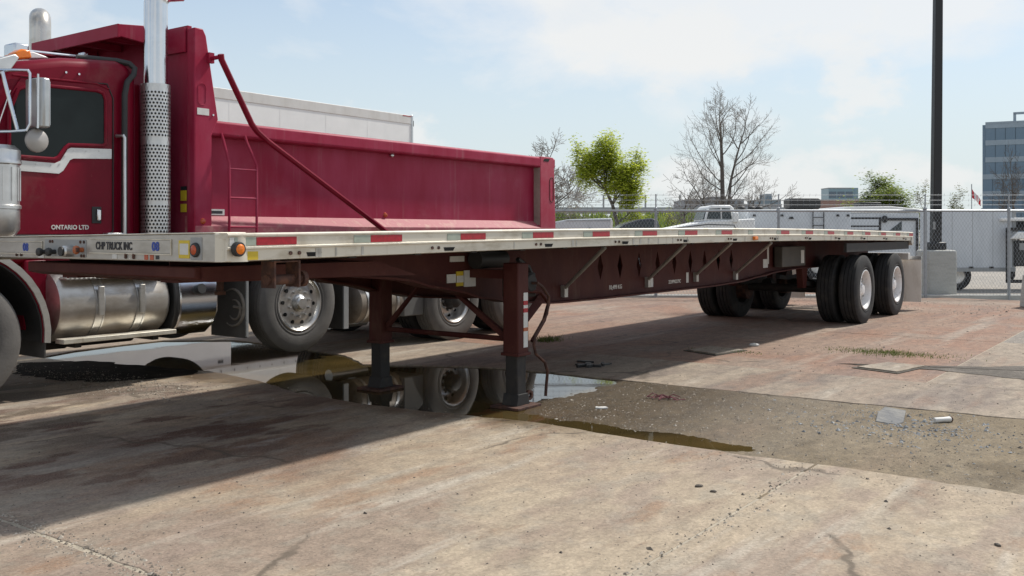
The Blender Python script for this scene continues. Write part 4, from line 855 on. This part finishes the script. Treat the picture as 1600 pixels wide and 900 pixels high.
# camper 1
t = thing('camper_trailer', 'white camper trailer with a side ladder and a black roof air conditioner behind the fence', 'camper', (7.42, 30, 0))
MB().box(0,3.25,0,2.4,.45,2.06).build('body', PANEL, t, bevel=.03)
MB().box(0,3.25,-.01,2.41,2.05,2.10).build('roof_edge', WHITE, t, bevel=.01)
MB().prism([(1.50,2.13),(2.42,2.13),(2.46,2.20),(2.46,2.42),(2.38,2.47),(1.50,2.47),(1.46,2.42),(1.46,2.2)], 'y', .5, 1.2).build('air_conditioner', BLACK, t, bevel=.02)
for x in (.15,1.02,2.78,3.1): MB().prism([(x,1.88),(x+.10,1.88),(x+.085,1.945),(x+.015,1.945)], 'y', -.02, -.001).build('vent', BLACK, t)
MB().prism([(1.28,1.80),(1.44,1.80),(1.41,1.87),(1.31,1.87)], 'y', -.03, -.001).build('vent', BLACK, t)
la = MB().cyl((2.03,-.06,.9),(2.03,-.06,2.06),.016,seg=8).cyl((2.37,-.06,.9),(2.37,-.06,2.06),.016,seg=8).build('ladder', FRAME, t)
for z in (1.1,1.35,1.6,1.85): MB().cyl((2.03,-.06,z),(2.37,-.06,z),.012,seg=8).build('rung', FRAME, la)
for x in (-.05, .28, .52): MB().sphere((x,.6,2.16),.10,10,6,(1.3,1,.6)).build('roof_vent', BLACK, t)
for x in (.5,2.2): carwheel(t, x, .1); carwheel(t, x, 2.3)
# camper 2
t = thing('camper_trailer', 'white camper trailer with dark framed slide-out window, beside the grey box trailer', 'camper', (10.72, 30.6, 0))
MB().box(0,2.35,0,2.4,.45,2.0).build('body', PANEL, t, bevel=.03)
MB().prism([(-.25,2.0),(2.4,2.02),(2.4,2.12),(1.4,2.22),(-.1,2.2)], 'y', -.02, 2.4).build('roof', WHITE, t, bevel=.02)
MB().box(.62,1.3,.4,1.1,2.225,2.36).build('air_conditioner', BLACK, t, bevel=.03)
w = MB().box(.02,1.12,-.03,-.001,1.42,1.86).build('slide_out_frame', FRAME, t, bevel=.01)
MB().box(.09,1.03,-.04,-.031,1.60,1.80).build('pane', PANEL, w); MB().box(.09,1.03,-.04,-.031,1.46,1.55).build('pane', PANEL, w)
MB().sphere((1.22,-.06,1.80),.10,12,8,(1,.5,1.2)).build('hinge_cap', BLACK, t)
MB().box(1.22,2.30,-.05,-.001,1.76,1.84).build('awning_arm', FRAME, t, bevel=.01)
MB().prism([(1.40,1.44),(1.78,1.44),(1.78,1.74)], 'y', -.02, -.001).build('side_window', RVG, t)
MB().box(2.24,2.30,-.05,-.001,.3,1.80).build('awning_post', FRAME, t)
MB().box(-.30,-.12,-.03,-.001,1.55,1.62).build('step_handle', FRAME, t)
for x in (.5,1.9): carwheel(t, x, .1); carwheel(t, x, 2.3)
# white pickup
t = thing('pickup_truck', 'white pickup truck with dark windshield and hood beside the white camper', 'pickup truck', (4.75, 29.0, 0))
MB().prism([(0,.55),(0,1.35),(.12,1.52),(1.25,1.74),(2.65,1.80),(2.65,.55)], 'y', 0, 1.95).build('body', WHITE, t, bevel=.05, seg=3)
MB().prism([(1.12,1.72),(1.22,2.12),(1.32,2.21),(1.92,2.21),(2.02,2.13),(2.10,1.78)], 'y', .10, 1.85).build('cab', WHITE, t, bevel=.05, seg=3)
MB().prism([(1.19,1.79),(1.27,2.10),(1.60,2.12),(1.62,1.79)], 'y', .085, .099).build('side_window', RVG, t); MB().prism([(1.66,1.79),(1.65,2.12),(1.9,2.11),(1.96,1.79)], 'y', .085, .099).build('side_window', RVG, t)
MB().hexa([(1.095,.2,1.78),(1.11,.2,1.78),(1.11,1.75,1.78),(1.095,1.75,1.78),(1.195,.25,2.10),(1.21,.25,2.10),(1.21,1.70,2.10),(1.195,1.70,2.10)]).build('windshield', RVG, t)
MB().box(1.95,2.12,-.12,.02,1.68,1.98).build('mirror', WHITE, t, bevel=.03); MB().tube([(0.1,-.004,1.50),(1.2,-.004,1.62),(2.0,-.004,1.60),(2.05,-.004,1.50)], .014, 6).build('body_crease', FRAME, t)
for x in (.75,1.1,1.45): MB().box(x,x+.10,-.012,-.001,1.44,1.475).build('badge', FRAME, t)
carwheel(t, .75, .12, .40, 1.15); carwheel(t, .75, 1.8, .40, 1.15); carwheel(t, 2.35, .12, .40, 1.15); carwheel(t, 2.35, 1.8, .40, 1.15)
# dark car
t = thing('parked_car', 'dark car with sloping roof behind the fence post and the flatbed', 'car', (2.65, 26.0, 0))
DARKCAR = M('dark_car_paint', (.018,.020,.026), .25, var=.15, coat=.6)
MB().prism([(-.9,.45),(-.95,.95),(-.5,1.25),(1.75,1.32),(1.8,.45)], 'y', 0, 1.8).build('body', DARKCAR, t, bevel=.05, seg=3)
MB().prism([(-.05,1.27),(.42,1.60),(.85,1.74),(1.18,1.77),(1.36,1.72),(1.42,1.33)], 'y', .12, 1.68).build('cabin', DARKCAR, t, bevel=.06, seg=3)
MB().prism([(.20,1.36),(.52,1.60),(.88,1.70),(1.28,1.68),(1.33,1.36)], 'y', .105, .119).build('side_window', RVG, t)
carwheel(t, -.35, .1); carwheel(t, -.35, 1.7); carwheel(t, 1.3, .1); carwheel(t, 1.3, 1.7)
# white low van box
t = thing('utility_trailer', 'low white utility trailer between the dump bed and the dark car', 'trailer', (.9, 25.0, 0))
MB().prism([(0,.5),(0,1.62),(.55,1.72),(1.72,1.76),(1.72,.5)], 'y', 0, 2.2).build('body', PANEL, t, bevel=.03)
MB().box(.5,1.74,-.012,-.001,1.68,1.70).build('lid_seam', GREY, t); MB().sphere((1.14,-.02,1.47),.035,8,6).build('latch', BLACK, t)
MB().box(1.68,1.74,-.014,-.001,.55,1.70).build('corner_trim', WHITE, t)
carwheel(t, .8, .05); carwheel(t, .8, 2.1)
# machine at the right edge
t = thing('equipment_trailer', 'black framed equipment trailer with white deck beside the grey box trailer', 'trailer', (12.0, 23.2, 0))
MB().box(.05,1.9,0,.08,.15,.23).box(.05,.13,0,.08,.15,1.45).box(1.8,1.9,0,.08,.15,1.75).box(.05,1.9,0,.08,1.42,1.50).build('frame', FRAME, t)
MB().box(-.05,1.9,.1,1.8,1.66,1.74).build('roof', WHITE, t, bevel=.02); MB().prism([(.10,1.22),(.30,1.40),(1.9,1.40),(1.9,1.22)], 'y', -.04, 1.4).build('deck', WHITE, t, bevel=.03)
MB().box(.30,1.9,.12,1.2,.55,1.18).build('engine_box', BLACK, t, bevel=.03); MB().box(.40,.70,.10,.119,.95,1.12).build('panel', GREY, t)
MB().box(.05,1.9,.5,1.2,1.50,1.66).build('cargo', FRAME, t)
t = tag(MB().prism([(-.2,0),(.25,0),(.22,.62),(-.14,.62)], 'y', -.2, .2).build('concrete_block', CONC, bevel=.03), 'pale concrete block standing on the ground in front of the fence, by the equipment trailer', 'block'); t.location = (9.66, 17.6, -.01)
# ------------------------------------------------------------------ far ground and buildings
EMB_M = ground_mat('grass_bank', (.085,.125,.028), (.125,.15,.04), [((.17,.15,.07), .05, (1,1,1), .5, .7, .6, 2)], (.2,.22,.08))
m = MB(); nx = 60
for i in range(nx+1):
    x = -45+75*i/nx
    for y, z in ((82,-.05),(86,1.6+.3*math.sin(i*.9)),(90,2.9+.25*math.sin(i*.55)),(100,3.0),(104,-.05)): m.v.append((x, y, z))
for i in range(nx):
    for k in range(4): a = i*5+k; m.f.append((a, a+5, a+6, a+1))
o = m.build('grass_bank', EMB_M, smooth=60); o['kind'] = 'structure'
m = MB(); r = random.Random(4)
for i in range(5200):
    x = r.uniform(-12, 24); t_ = r.random(); y = 84+6*t_; z = .9+2.0*t_; hgt = r.uniform(.25,.8); a = r.uniform(0, 3.14); w = r.uniform(.05,.2)
    m.add([(x-w*math.cos(a),y-w*math.sin(a),z),(x+w*math.cos(a),y+w*math.sin(a),z),(x+r.uniform(-.2,.2),y,z+hgt)], [(0,1,2)])
o = m.build('bank_grass', LEAF_G, smooth=0, fixn=False); tag(o, 'long green grass on the bank beyond the fence', 'grass', kind='stuff')
t = thing('overpass', 'long grey concrete overpass beyond the grassy bank', 'overpass', (-40, 125, 0))
MB().box(0,78,0,9,3.9,4.35).build('deck', GREY, t); MB().box(0,78,-.1,.1,4.35,4.6).build('parapet', GALV, t)
for k in range(6): MB().box(4+k*14,5+k*14,1,8,-.05,3.9).build('pier', CONC, t)
for x in (52,57.5,62,73): MB().cyl((x,-.0,4.3),(x,0,6.2),.12,seg=6).build('sign_post', GREY, t)
def house(name, lab, X0, X1, Y, z1, mat, floors=1, step=None, wmat=None):
    t = thing(name, lab, 'building', ((X0+X1)/2, Y, 0)); h = (X1-X0)/2
    MB().box(-h,h,0,12,-.05,z1).build('wall', mat, t); MB().box(-h*1.01,h*1.01,-.2,12.2,z1,z1*1.02).build('roof', GREY, t)
    if step: MB().box(h*step[0],h*step[1],2,10,z1*1.021,step[2]).build('penthouse', mat, t)
    for k in range(floors):
        z = 1+(z1-1)*k/floors; dz = (z1-1)/floors
        n = max(2, int(2*h/3.5)); me = MB().box(0,2*h/n*.86,-.12,-.02,z+dz*.15,z+dz*.72).mesh('pane', wmat or RVG)
        for q in range(n): link('window', me, t, loc=(-h+2*h/n*(q+.07), 0, 0))
    return t
HZ1 = M('far_blue_grey_facade', (.20,.25,.29), .5); HZ2 = M('far_teal_glass', (.20,.30,.35), .3); HZ3 = M('far_grey_facade', (.30,.31,.33), .7); HZ4 = M('far_brick', (.30,.19,.16), .8)
WF = M('far_window_glass', (.10,.14,.18), .2)
house('office_building', 'small blue grey building with rooftop box between the bare tree and the fence post', 77, 84.6, 300, 11.3, HZ1, 2, (-.1,.4,13.4), WF)
house('office_building', 'pale teal glass block far behind the black roof air conditioner', 166, 179, 500, 24, HZ2, 4, (.2,1.5,18), WF)
house('warehouse', 'grey low block beyond the camper roofs next to the green tree', 108, 117, 300, 11.6, HZ3, 1, None, WF)
house('warehouse', 'low brick building beyond the camper roofs', 62, 74, 200, 8.0, HZ4, 1, None, WF)
house('warehouse', 'long grey low building behind the tall bare tree', 27.5, 36.5, 150, 6.4, HZ3, 1, (-.1,.35,7.0), WF)
house('warehouse', 'dark flat roofed building right of the tall bare tree', 34, 41, 145, 5.5, HZ3, 1, None, WF)
# glass tower
t = thing('glass_tower', 'blue glass office tower with pale floor bands and an open roof frame', 'tower', (108.2, 220, 0), R(-27))
TGL = M('tower_glass', (.13,.20,.27), .25, scale=.15, col2=(.17,.24,.31)); TSP = M('tower_spandrel', (.28,.345,.40), .4, var=.08, scale=.5)
TW = 34.0
MB().box(.3,TW,.3,25,-.05,26).build('core', TGL, t)
fl = [0,2.9,6.8,10.7,14.6,18.5,22.4,26.2]
pm = MB().box(.06,1.98,0,.25,0,2.75).mesh('tower_pane', TGL)
for k in range(7):
    off = 0 if k < 2 else (.35 if k < 4 else .9)
    MB().box(off,TW,-.05,.29,fl[k]+2.75 if k else 2.0,fl[k+1]).build('floor_band', TSP, t)
    n = int((TW-off)/2.05)
    for q in range(n): link('window_pane', pm, t, loc=(off+q*2.05, .04, fl[k] if k else -.75))
MB().box(.9,TW,-.1,.3,26.2,26.6).build('roof_edge', TSP, t)
fr = MB().box(6.6,7.2,1,1.6,26.6,28.4).box(9.0,9.8,1,1.6,26.6,28.4).box(6.6,TW,1,1.6,28.2,28.7).box(12,12.8,1,1.6,26.6,28.4)
fr.build('roof_frame', TSP, t); MB().box(9.8,TW,1.2,8,26.6,28.2).build('roof_plant', HZ1, t)
t = thing('flagpole', 'thin flagpole carrying a limp red and white flag beside the glass tower', 'flagpole', (48.2, 100, 0))
MB().cyl((0,0,0),(0,0,6.4),.05,seg=8).build('pole', GALV, t)
m = MB(); nn = 12
for i in range(nn+1):
    u_ = i/nn
    for j in range(4): m.v.append((.05+u_*.95, .12*math.sin(u_*7+j*.6), 5.9-u_*1.25-j*.30*(1-.35*u_)))
def flagpart(i0, i1, name, mat):
    q = MB(); q.v = m.v[:]
    for i in range(i0, i1):
        for j in range(3): a = i*4+j; q.f.append((a, a+4, a+5, a+1))
    q.build(name, mat, t, fixn=False)
FR = M('flag_red', (.55,.02,.03), .8); FW = M('flag_white', (.7,.7,.7), .8)
flagpart(0, 3, 'flag_band', FR); flagpart(3, 9, 'flag_band', FW); flagpart(9, 12, 'flag_band', FR); flagpart(5, 7, 'flag_leaf', FR)

# ================================================================== trees
def rand_perp(d, r):
    v = Vector((r.gauss(0,1), r.gauss(0,1), r.gauss(0,1))); return (v-d*v.dot(d)).normalized()
class Tree:
    def __init__(s, seed): s.r = random.Random(seed); s.wood = MB(); s.twig = MB(); s.tips = []
    def grow(s, p, d, L, rad, depth, up=.1, spread=.75, kids=4, shrink=.66, wob=.14, twigr=.006, start=.3):
        r = s.r; n = 5 if depth > 1 else 3; pts = [p.copy()]; q = p.copy(); dd = d.copy(); taper = .45 if depth else .3
        for k in range(n):
            dd = (dd + rand_perp(dd, r)*wob + Vector((0,0,up))).normalized(); q = q + dd*L/n; pts.append(q.copy())
        rs = [max(twigr, rad*(1-(1-taper)*k/n)) for k in range(n+1)]
        (s.wood if depth > 1 else s.twig).tube(pts, rs, 7 if depth > 2 else (5 if depth > 1 else 3), cap=False)
        if depth == 0: s.tips.append((q, dd)); s.tips.append((pts[-2], dd)); return
        for k in range(kids):
            t = start+(1-start)*(k+r.random()*.8)/kids; i = min(n-1, int(t*n)); f = t*n-i
            pp = pts[i].lerp(pts[i+1], min(f, 1)); loc = (pts[i+1]-pts[i]).normalized()
            nd = (loc*(1-spread*r.uniform(.6,1)) + rand_perp(loc, r)*spread).normalized()
            s.grow(pp, nd, L*shrink*r.uniform(.75,1.15)*(1.15-.4*t), max(twigr, rs[i]*.55), depth-1, up, spread, kids, shrink, wob, twigr, start)
        s.grow(pts[-1], dd, L*shrink*.9, rs[-1], depth-1, up, spread, kids, shrink, wob, twigr, start)
    def leaves(s, mat, parent, n, size, rad, keep=lambda p: True):
        m = MB(); r = s.r; tips = [t for t in s.tips if keep(t[0])]
        for k in range(n):
            p, d = r.choice(tips); p = p+Vector((r.gauss(0,rad), r.gauss(0,rad), r.gauss(0,rad*.8))); a = rand_perp(Vector((0,0,1)), r); z = r.uniform(.5,1.1)*size
            b = (a.cross(Vector((0,0,1)))+Vector((0,0,r.uniform(-.8,.8)))).normalized()
            m.add([p-a*z*.5, p+b*z*.34, p+a*z*.5, p-b*z*.34], [(0,1,2,3)])
        return m.build('crown', mat, parent, smooth=0, fixn=False)
def tree(name, label, loc, seed, h, depth, rad, wood=BARK, twigm=None, leaf=None, first=None, lean=(0,0), group=None, fine='branches', H=None, wide=1.0, **k):
    t = thing(name, label, 'tree', loc, 0, group); T_ = Tree(seed)
    d = Vector((lean[0], lean[1], 1)).normalized()
    if first: first(T_)
    else: T_.grow(Vector((0,0,-.1)), d, h, rad, depth, **k)
    if H:
        zm = max(v[2] for v in T_.twig.v); t.scale = (H/zm*wide, H/zm*wide, H/zm)
    T_.wood.build('trunk', wood, t, smooth=60, fixn=False)
    if T_.twig.v: T_.twig.build(fine, twigm or wood, t, smooth=0, fixn=False)['kind'] = 'stuff'
    if leaf: T_.leaves(leaf[0], t, *leaf[1:])
    return t
def tall_bare(T_):
    r = T_.r; V = Vector
    def limb(pts, r0, r1): 
        pts = [V(p) for p in pts]; n = len(pts); T_.wood.tube(pts, [r0+(r1-r0)*i/(n-1) for i in range(n)], 8, cap=False); return pts
    a = limb([(0,0,-.1),(-.02,0,2),(-.05,0,4),(-.08,0,6),(-.12,.05,7.6),(-.2,0,9)], .20, .06)
    b = limb([(.12,.1,0),(.28,.1,1.6),(.34,.1,3.5),(.5,.1,5.2),(.85,.1,6.8),(1.2,.1,8.2)], .13, .04)
    c = limb([(-.05,0,1.7),(-.45,0,2.4),(-1.0,-.1,3.0),(-1.5,-.2,3.9)], .08, .03)
    d = limb([(.1,0,1.9),(.7,0,2.6),(1.5,.1,2.8),(2.3,.1,3.2)], .08, .03)
    for pts, L, cnt, z0 in ((a, 2.7, 15, 2.0), (b, 2.2, 12, 2.2), (c, 1.5, 7, 1.8), (d, 1.6, 8, 2.2)):
        for i in range(cnt):
            t = (i+.6*r.random())/cnt*(len(pts)-1); k = min(int(t), len(pts)-2); p = pts[k].lerp(pts[k+1], t-k)
            if p.z < z0: continue
            ang = r.uniform(0, 6.28); f = 1.15 if 3.0 < p.z < 6.6 else .72
            T_.grow(p, Vector((math.cos(ang), math.sin(ang)*.8, r.uniform(.55,1.1))).normalized(), L*f*r.uniform(.75,1.15), .042, 3, up=.09, spread=.62, kids=4, shrink=.57, wob=.15, twigr=.0065, start=.3)
    for pts in (a, b, c, d): T_.grow(pts[-1], (pts[-1]-pts[-2]).normalized(), 1.5, .04, 3, up=.06, spread=.6, kids=4, shrink=.64, wob=.14, twigr=.009)
tree('bare_tree', 'tall leafless tree with two upright stems and fine twigs beyond the white pickup', (13.3,60,0), 3, 0, 0, 0, wood=BARK, twigm=BARK_HAZED, H=10.9, wide=1.12, first=tall_bare)
tree('bare_tree', 'small leafless tree at the foot of the tall leafless tree', (11.2,62,0), 8, 2.3, 4, .09, H=6.0, wide=1.1, twigm=BARK_HAZED, lean=(-.15,0), up=.05, spread=.75, kids=4, shrink=.66, twigr=.008)
tree('bare_tree', 'leafless tree showing above the rear corner of the dump bed', (1.6,60,0), 23, 3.0, 5, .13, H=7.7, wide=1.1, twigm=BARK_HAZED, lean=(-.05,0), up=.05, spread=.66, kids=4, shrink=.66, twigr=.009)
def green_leaf(T_):
    p = Vector((.35,0,-.1)); 
    pts = [Vector((.45,0,-.1)),Vector((.35,0,1.0)),Vector((.12,0,1.9)),Vector((-.25,0,2.7))]
    T_.wood.tube(pts, [.13,.11,.09,.07], 8, cap=False)
    for d, L, q in (((-.55,0,.8),1.55,3),((.1,.2,1),1.7,3),((.65,-.1,.75),1.6,2),((-.1,-.5,.8),1.5,3),((.3,.6,.7),1.4,2),((-.9,.1,.30),1.2,3),((.9,0,.25),1.2,1),((.5,-.3,1),1.6,2)):
        T_.grow(pts[q].copy(), Vector(d).normalized(), L, .055, 3, up=.05, spread=.7, kids=4, shrink=.62, wob=.16, twigr=.009)
tree('leafy_tree', 'bright yellow green leafy tree on a leaning dark trunk beyond the dump bed', (5.15,50,.9), 5, 0, 0, 0, first=green_leaf, leaf=(LEAF_Y, 25000, .165, .20))
tree('leafy_tree', 'rounded mid green tree behind the camper roofs near the lamp post', (28.2,70,0), 12, 2.5, 4, .16, H=5.9, wide=1.2, leaf=(LEAF_G, 22000, .17, .27), up=.04, spread=.74, kids=4, shrink=.66, twigr=.012)
tree('budding_tree', 'thin budding tree just left of the black lamp post', (28.4,65,0), 33, 2.0, 4, .07, H=5.0, wide=.8, twigm=BARK_HAZED, leaf=(LEAF_P, 1300, .17, .17), up=.06, spread=.7, kids=3, shrink=.66, twigr=.008)
tree('budding_tree', 'thin budding tree just right of the black lamp post', (30.4,65,0), 36, 2.0, 4, .07, H=4.6, wide=.8, twigm=BARK_HAZED, leaf=(LEAF_P, 1800, .18, .16), up=.06, spread=.7, kids=3, shrink=.66, twigr=.008)
tree('bare_tree', 'dark leafless tree standing in front of the glass tower', (32.0,60,0), 44, 3.0, 4, .12, H=7.2, wide=.8, up=.07, spread=.6, kids=4, shrink=.64, twigr=.009)
tree('shrub_tree', 'small pale green bush on the bank beside the dump bed', (5.0,80,1.2), 51, 1.1, 3, .06, H=2.4, twigm=BARK_HAZED, leaf=(LEAF_P, 900, .22, .22), up=.05, spread=.8, kids=4, shrink=.7, twigr=.012)
tree('shrub_tree', 'small fresh green bush on the bank by the tall fence post', (13.2,80,1.2), 52, 1.0, 3, .06, H=2.2, wide=.6, leaf=(LEAF_Y, 700, .22, .2), up=.06, spread=.7, kids=4, shrink=.7, twigr=.012)

# ================================================================== loose things on the ground
def stones(name, n, region, size, mat, label, seed, z=0.0, dark=None):
    r = random.Random(seed); m = MB(); k = 0; tries = 0
    while k < n and tries < n*20:
        tries += 1; p = region(r)
        if p is None: continue
        k += 1; s = size*math.exp(r.gauss(0,.42)); a = r.uniform(0, 6.28); ca, sa = math.cos(a), math.sin(a)
        pts = [(s*r.uniform(.6,1.2),0,0),(0,s*r.uniform(.5,1),0),(-s*r.uniform(.6,1.2),0,0),(0,-s*r.uniform(.5,1),0),(s*r.uniform(-.3,.3),s*r.uniform(-.3,.3),s*r.uniform(.35,.8))]
        m.add([(p[0]+x*ca-y*sa, p[1]+x*sa+y*ca, p[2]+z_) for x, y, z_ in pts], [(0,1,4),(1,2,4),(2,3,4),(3,0,4)])
    o = m.build(name, mat, smooth=0, fixn=False); o.location = TRL; o.rotation_euler = (0, 0, RZ); return tag(o, label, 'gravel', kind='stuff')
def island(name, a, b, c): 
    m, nt, bs = mat_base(name); N = nt.nodes; L = nt.links; g = N.new('ShaderNodeNewGeometry'); rp = N.new('ShaderNodeValToRGB')
    rp.color_ramp.elements[0].color = (*a, 1); rp.color_ramp.elements[1].color = (*c, 1); e = rp.color_ramp.elements.new(.5); e.color = (*b, 1)
    L.new(g.outputs['Random Per Island'], rp.inputs['Fac']); L.new(rp.outputs[0], bs.inputs['Base Color']); bs.inputs['Roughness'].default_value = .85; return m
STN = island('loose_stone', (.13,.108,.085), (.25,.212,.168), (.42,.375,.315)); STD = island('dark_grit', (.05,.042,.036), (.10,.085,.07), (.22,.19,.16)); STB = island('blue_grey_stone', (.16,.17,.18), (.26,.27,.28), (.38,.38,.37))
def lane_reg(r):
    y = -1.2-abs(r.gauss(0, 3.2)); x = r.uniform(2.6, 4.72)
    if y < -9: return None
    return (x, y, mud_z(x, y)-.001)
stones('mud_gravel', 9000, lane_reg, .0055, STN, 'loose gravel strewn over the brown mud lane between the slabs', 1)
stones('blue_gravel', 700, lambda r: (4.0+r.gauss(0,.30), -3.7+r.gauss(0,.42), -.005), .009, STB, 'blue grey gravel heaped around the flat grey stone', 2)
stones('slab_grit', 2600, lambda r: (r.uniform(-1.5,2.45), r.uniform(-8,1.8), .001), .0036, STD, 'dark grit scattered over the near concrete slabs', 3)
stones('edge_grit', 900, lambda r: (2.42+r.gauss(0,.10)-.1, r.uniform(-7,2.0), .001), .004, STN, 'pale grit along the broken slab edge', 4)
stones('tyre_gravel', 2300, lambda r: (1.75+r.gauss(0,.22), 2.9+r.gauss(0,.75), .001), .0065, STN, 'patch of pale gravel by the dump truck front wheel', 5)
stones('joint_grit', 4200, lambda r: ((r.uniform(-1.5,2.4), -3.6+r.gauss(0,.05), .0) if r.random() < .12 else (-.93+r.gauss(0,.07), r.uniform(-5,3), .0)), .0055, STN, 'pale sand and grit filling the slab joints', 6)
stones('far_grit', 1500, lambda r: (r.uniform(4.9,14), r.uniform(-7,-1.2), .001), .0055, STD, 'dark grit over the far slabs beside the trailer wheels', 7)
stones('fence_gravel', 2500, lambda r: (r.uniform(14.2,17.2), r.uniform(-9,3), .001), .009, STN, 'gravel strip along the foot of the fence', 8)
def grass(label, cx, cy, rx, ry, n, h, seed):
    r = random.Random(seed); m = MB()
    for k in range(n):
        x = cx+r.gauss(0,rx*.5); y = cy+r.gauss(0,ry*.5); a = r.uniform(0,3.14); w = r.uniform(.002,.005); hh = h*r.uniform(.4,1.1); lx, ly = r.uniform(-.6,.6)*hh, r.uniform(-.6,.6)*hh
        m.add([(x-w*math.cos(a),y-w*math.sin(a),0),(x+w*math.cos(a),y+w*math.sin(a),0),(x+lx*.5+w*.6,y+ly*.5,hh*.65),(x+lx,y+ly,hh)], [(0,1,2),(0,2,3)])
    o = m.build('grass_tuft', GRASSM, smooth=0, fixn=False); o.location = TRL; o.rotation_euler = (0, 0, RZ); return tag(o, label, 'grass', kind='stuff')
grass('low green weeds growing from the joint beside the flat concrete cover', 8.2, -2.52, .28, .62, 1100, .035, 1)
grass('small green tuft behind the near landing leg', 6.95, 1.33, .25, .14, 300, .07, 2)
grass('green tuft at the foot of the fence beside the lamp post pier', 14.3, -5.45, .3, .5, 500, .10, 3)
grass('thin weeds in the joint around the cover under the trailer', 7.28, -.95, .12, .4, 240, .03, 4)
# things lying about
t = tag(MB().prism([(-.22,-.06),(-.12,-.10),(.20,-.085),(.235,.07),(.05,.10),(-.21,.085)], 'z', 0, .022).build('flat_stone', M('slate_stone', (.15,.15,.15), .85, scale=9, col2=(.24,.23,.21), bump=.4, bscale=25), bevel=.006), 'flat blue grey stone slab lying on the gravelly mud', 'stone'); t.location = W(4.27,-3.58,-.004); t.rotation_euler = (R(3), R(-5), R(62))
t = thing('crushed_can', 'small pale cylindrical can lying on the mud near the flat stone', 'can', W(4.34,-3.93,.014), .30)
MB().lathe([(.0005,-.075),(.016,-.075),(.020,-.065),(.018,0),(.021,.06),(.016,.07),(.0005,.07)], (0,0,0), 'x', 14).build('can_body', WHITE_D, t); MB().cyl((.071,0,0),(.078,0,0),.02,seg=12).build('can_rim', RUST, t)
t = tag(MB().prism([(-.05,-.02),(0,-.035),(.05,-.01),(.03,.03),(-.02,.015),(-.045,.03)], 'z', 0, .012).build('paper_scrap', WHITE_D, bevel=.002), 'small crumpled white paper scrap on the wet mud', 'litter'); t.location = W(3.34,-1.61,-.006)
m = MB(); r = random.Random(2)
for k in range(14):
    a = r.uniform(0,6.28); p = Vector((r.uniform(-.08,.08), r.uniform(-.10,.10), .01)); m.tube([p, p+Vector((.06*math.cos(a),.06*math.sin(a),r.uniform(.0,.03))), p+Vector((.11*math.cos(a+.5),.11*math.sin(a+.5),.0))], .0045, 4)
t = tag(m.build('tangled_cord', M('pink_cord', (.20,.07,.08), .85)), 'tangle of pinkish red cord on the mud beside the puddle', 'cord'); t.location = W(4.02,-1.80,-.008)
m = MB()
for k in range(9):
    a = r.uniform(0,6.28); px, py = r.gauss(0,.07), r.gauss(0,.13); L = r.uniform(.05,.12); w = r.uniform(.012,.03); ca, sa = math.cos(a), math.sin(a)
    q = [(-L,-w),(-.2*L,-w*1.4),(L,-w*.4),(.8*L,w*.9),(-.1*L,w*1.2),(-L,w*.5)]
    m.prism([(px+x*ca-y*sa, py+x*sa+y*ca) for x, y in q], 'z', .0, r.uniform(.008,.03))
t = tag(m.build('rubber_scrap', BLACK), 'dark shredded rubber scrap lying behind the landing gear', 'litter'); t.location = W(5.30,-.36,.0)
for x, y, s, lab in ((7.97,-1.02,.05,'small pale chip of concrete by the cover under the trailer'),(1.62,-3.25,.020,'dark lump beside the long slab joint'),(1.57,-3.36,.016,'smaller dark lump beside the long slab joint'),(1.5,-4.75,.016,'dark pebble alone on the near right slab')):
    m = MB().sphere((0,0,0), s, 8, 5, (1.2,.7,.45)); m.v = [(a+rnd.uniform(-.15,.15)*s, b+rnd.uniform(-.15,.15)*s, c) for a, b, c in m.v]
    t = tag(m.build('stone_lump', LABEL if 'pale' in lab else STD, smooth=0), lab, 'stone'); t.location = W(x, y, s*.3); t.rotation_euler = (0,0,rnd.uniform(0,3))
# off-frame shadow painted as a dark sheet, mixed with damp grit and gravel
def shadow_sheet(poly, seed, mat):
    p = wobble(poly+[poly[0]], .12, .06, seed)[:-1]; m = MB(); m.add([(x, y, .0035) for x, y in p], [tuple(range(len(p)))]); return yard('shadow_dirt_patch', m, mat)
SHADOW_DAMP = ground_mat('shadow_damp_dirt', (.085,.072,.058), (.14,.12,.10), [((.22,.19,.16), 3.0, (1,1,1), .5, .65, .7, 2)], (.25,.22,.18), bump=.7)
shadow_sheet([(7.0,-2.3),(7.3,-3.0),(7.6,-3.6),(8.2,-4.3),(8.9,-4.9),(9.2,-6.0),(8.2,-6.4),(7.4,-5.2),(6.9,-4.2),(7.1,-3.4)], 3, SHADOW_DAMP)

# look-alikes carry one group
for o in list(COL.objects):
    if o.parent: continue
    n = o.name.split('.')[0]
    gname = {'bare_tree': 'trees beyond the fence', 'leafy_tree': 'trees beyond the fence', 'budding_tree': 'trees beyond the fence', 'shrub_tree': 'trees beyond the fence', 'warehouse': 'buildings on the horizon', 'office_building': 'buildings on the horizon', 'camper_trailer': 'campers behind the fence', 'stone_lump': 'loose lumps on the slabs', 'grass_tuft': 'weeds in the yard'}.get(n)
    if gname: o['group'] = gname
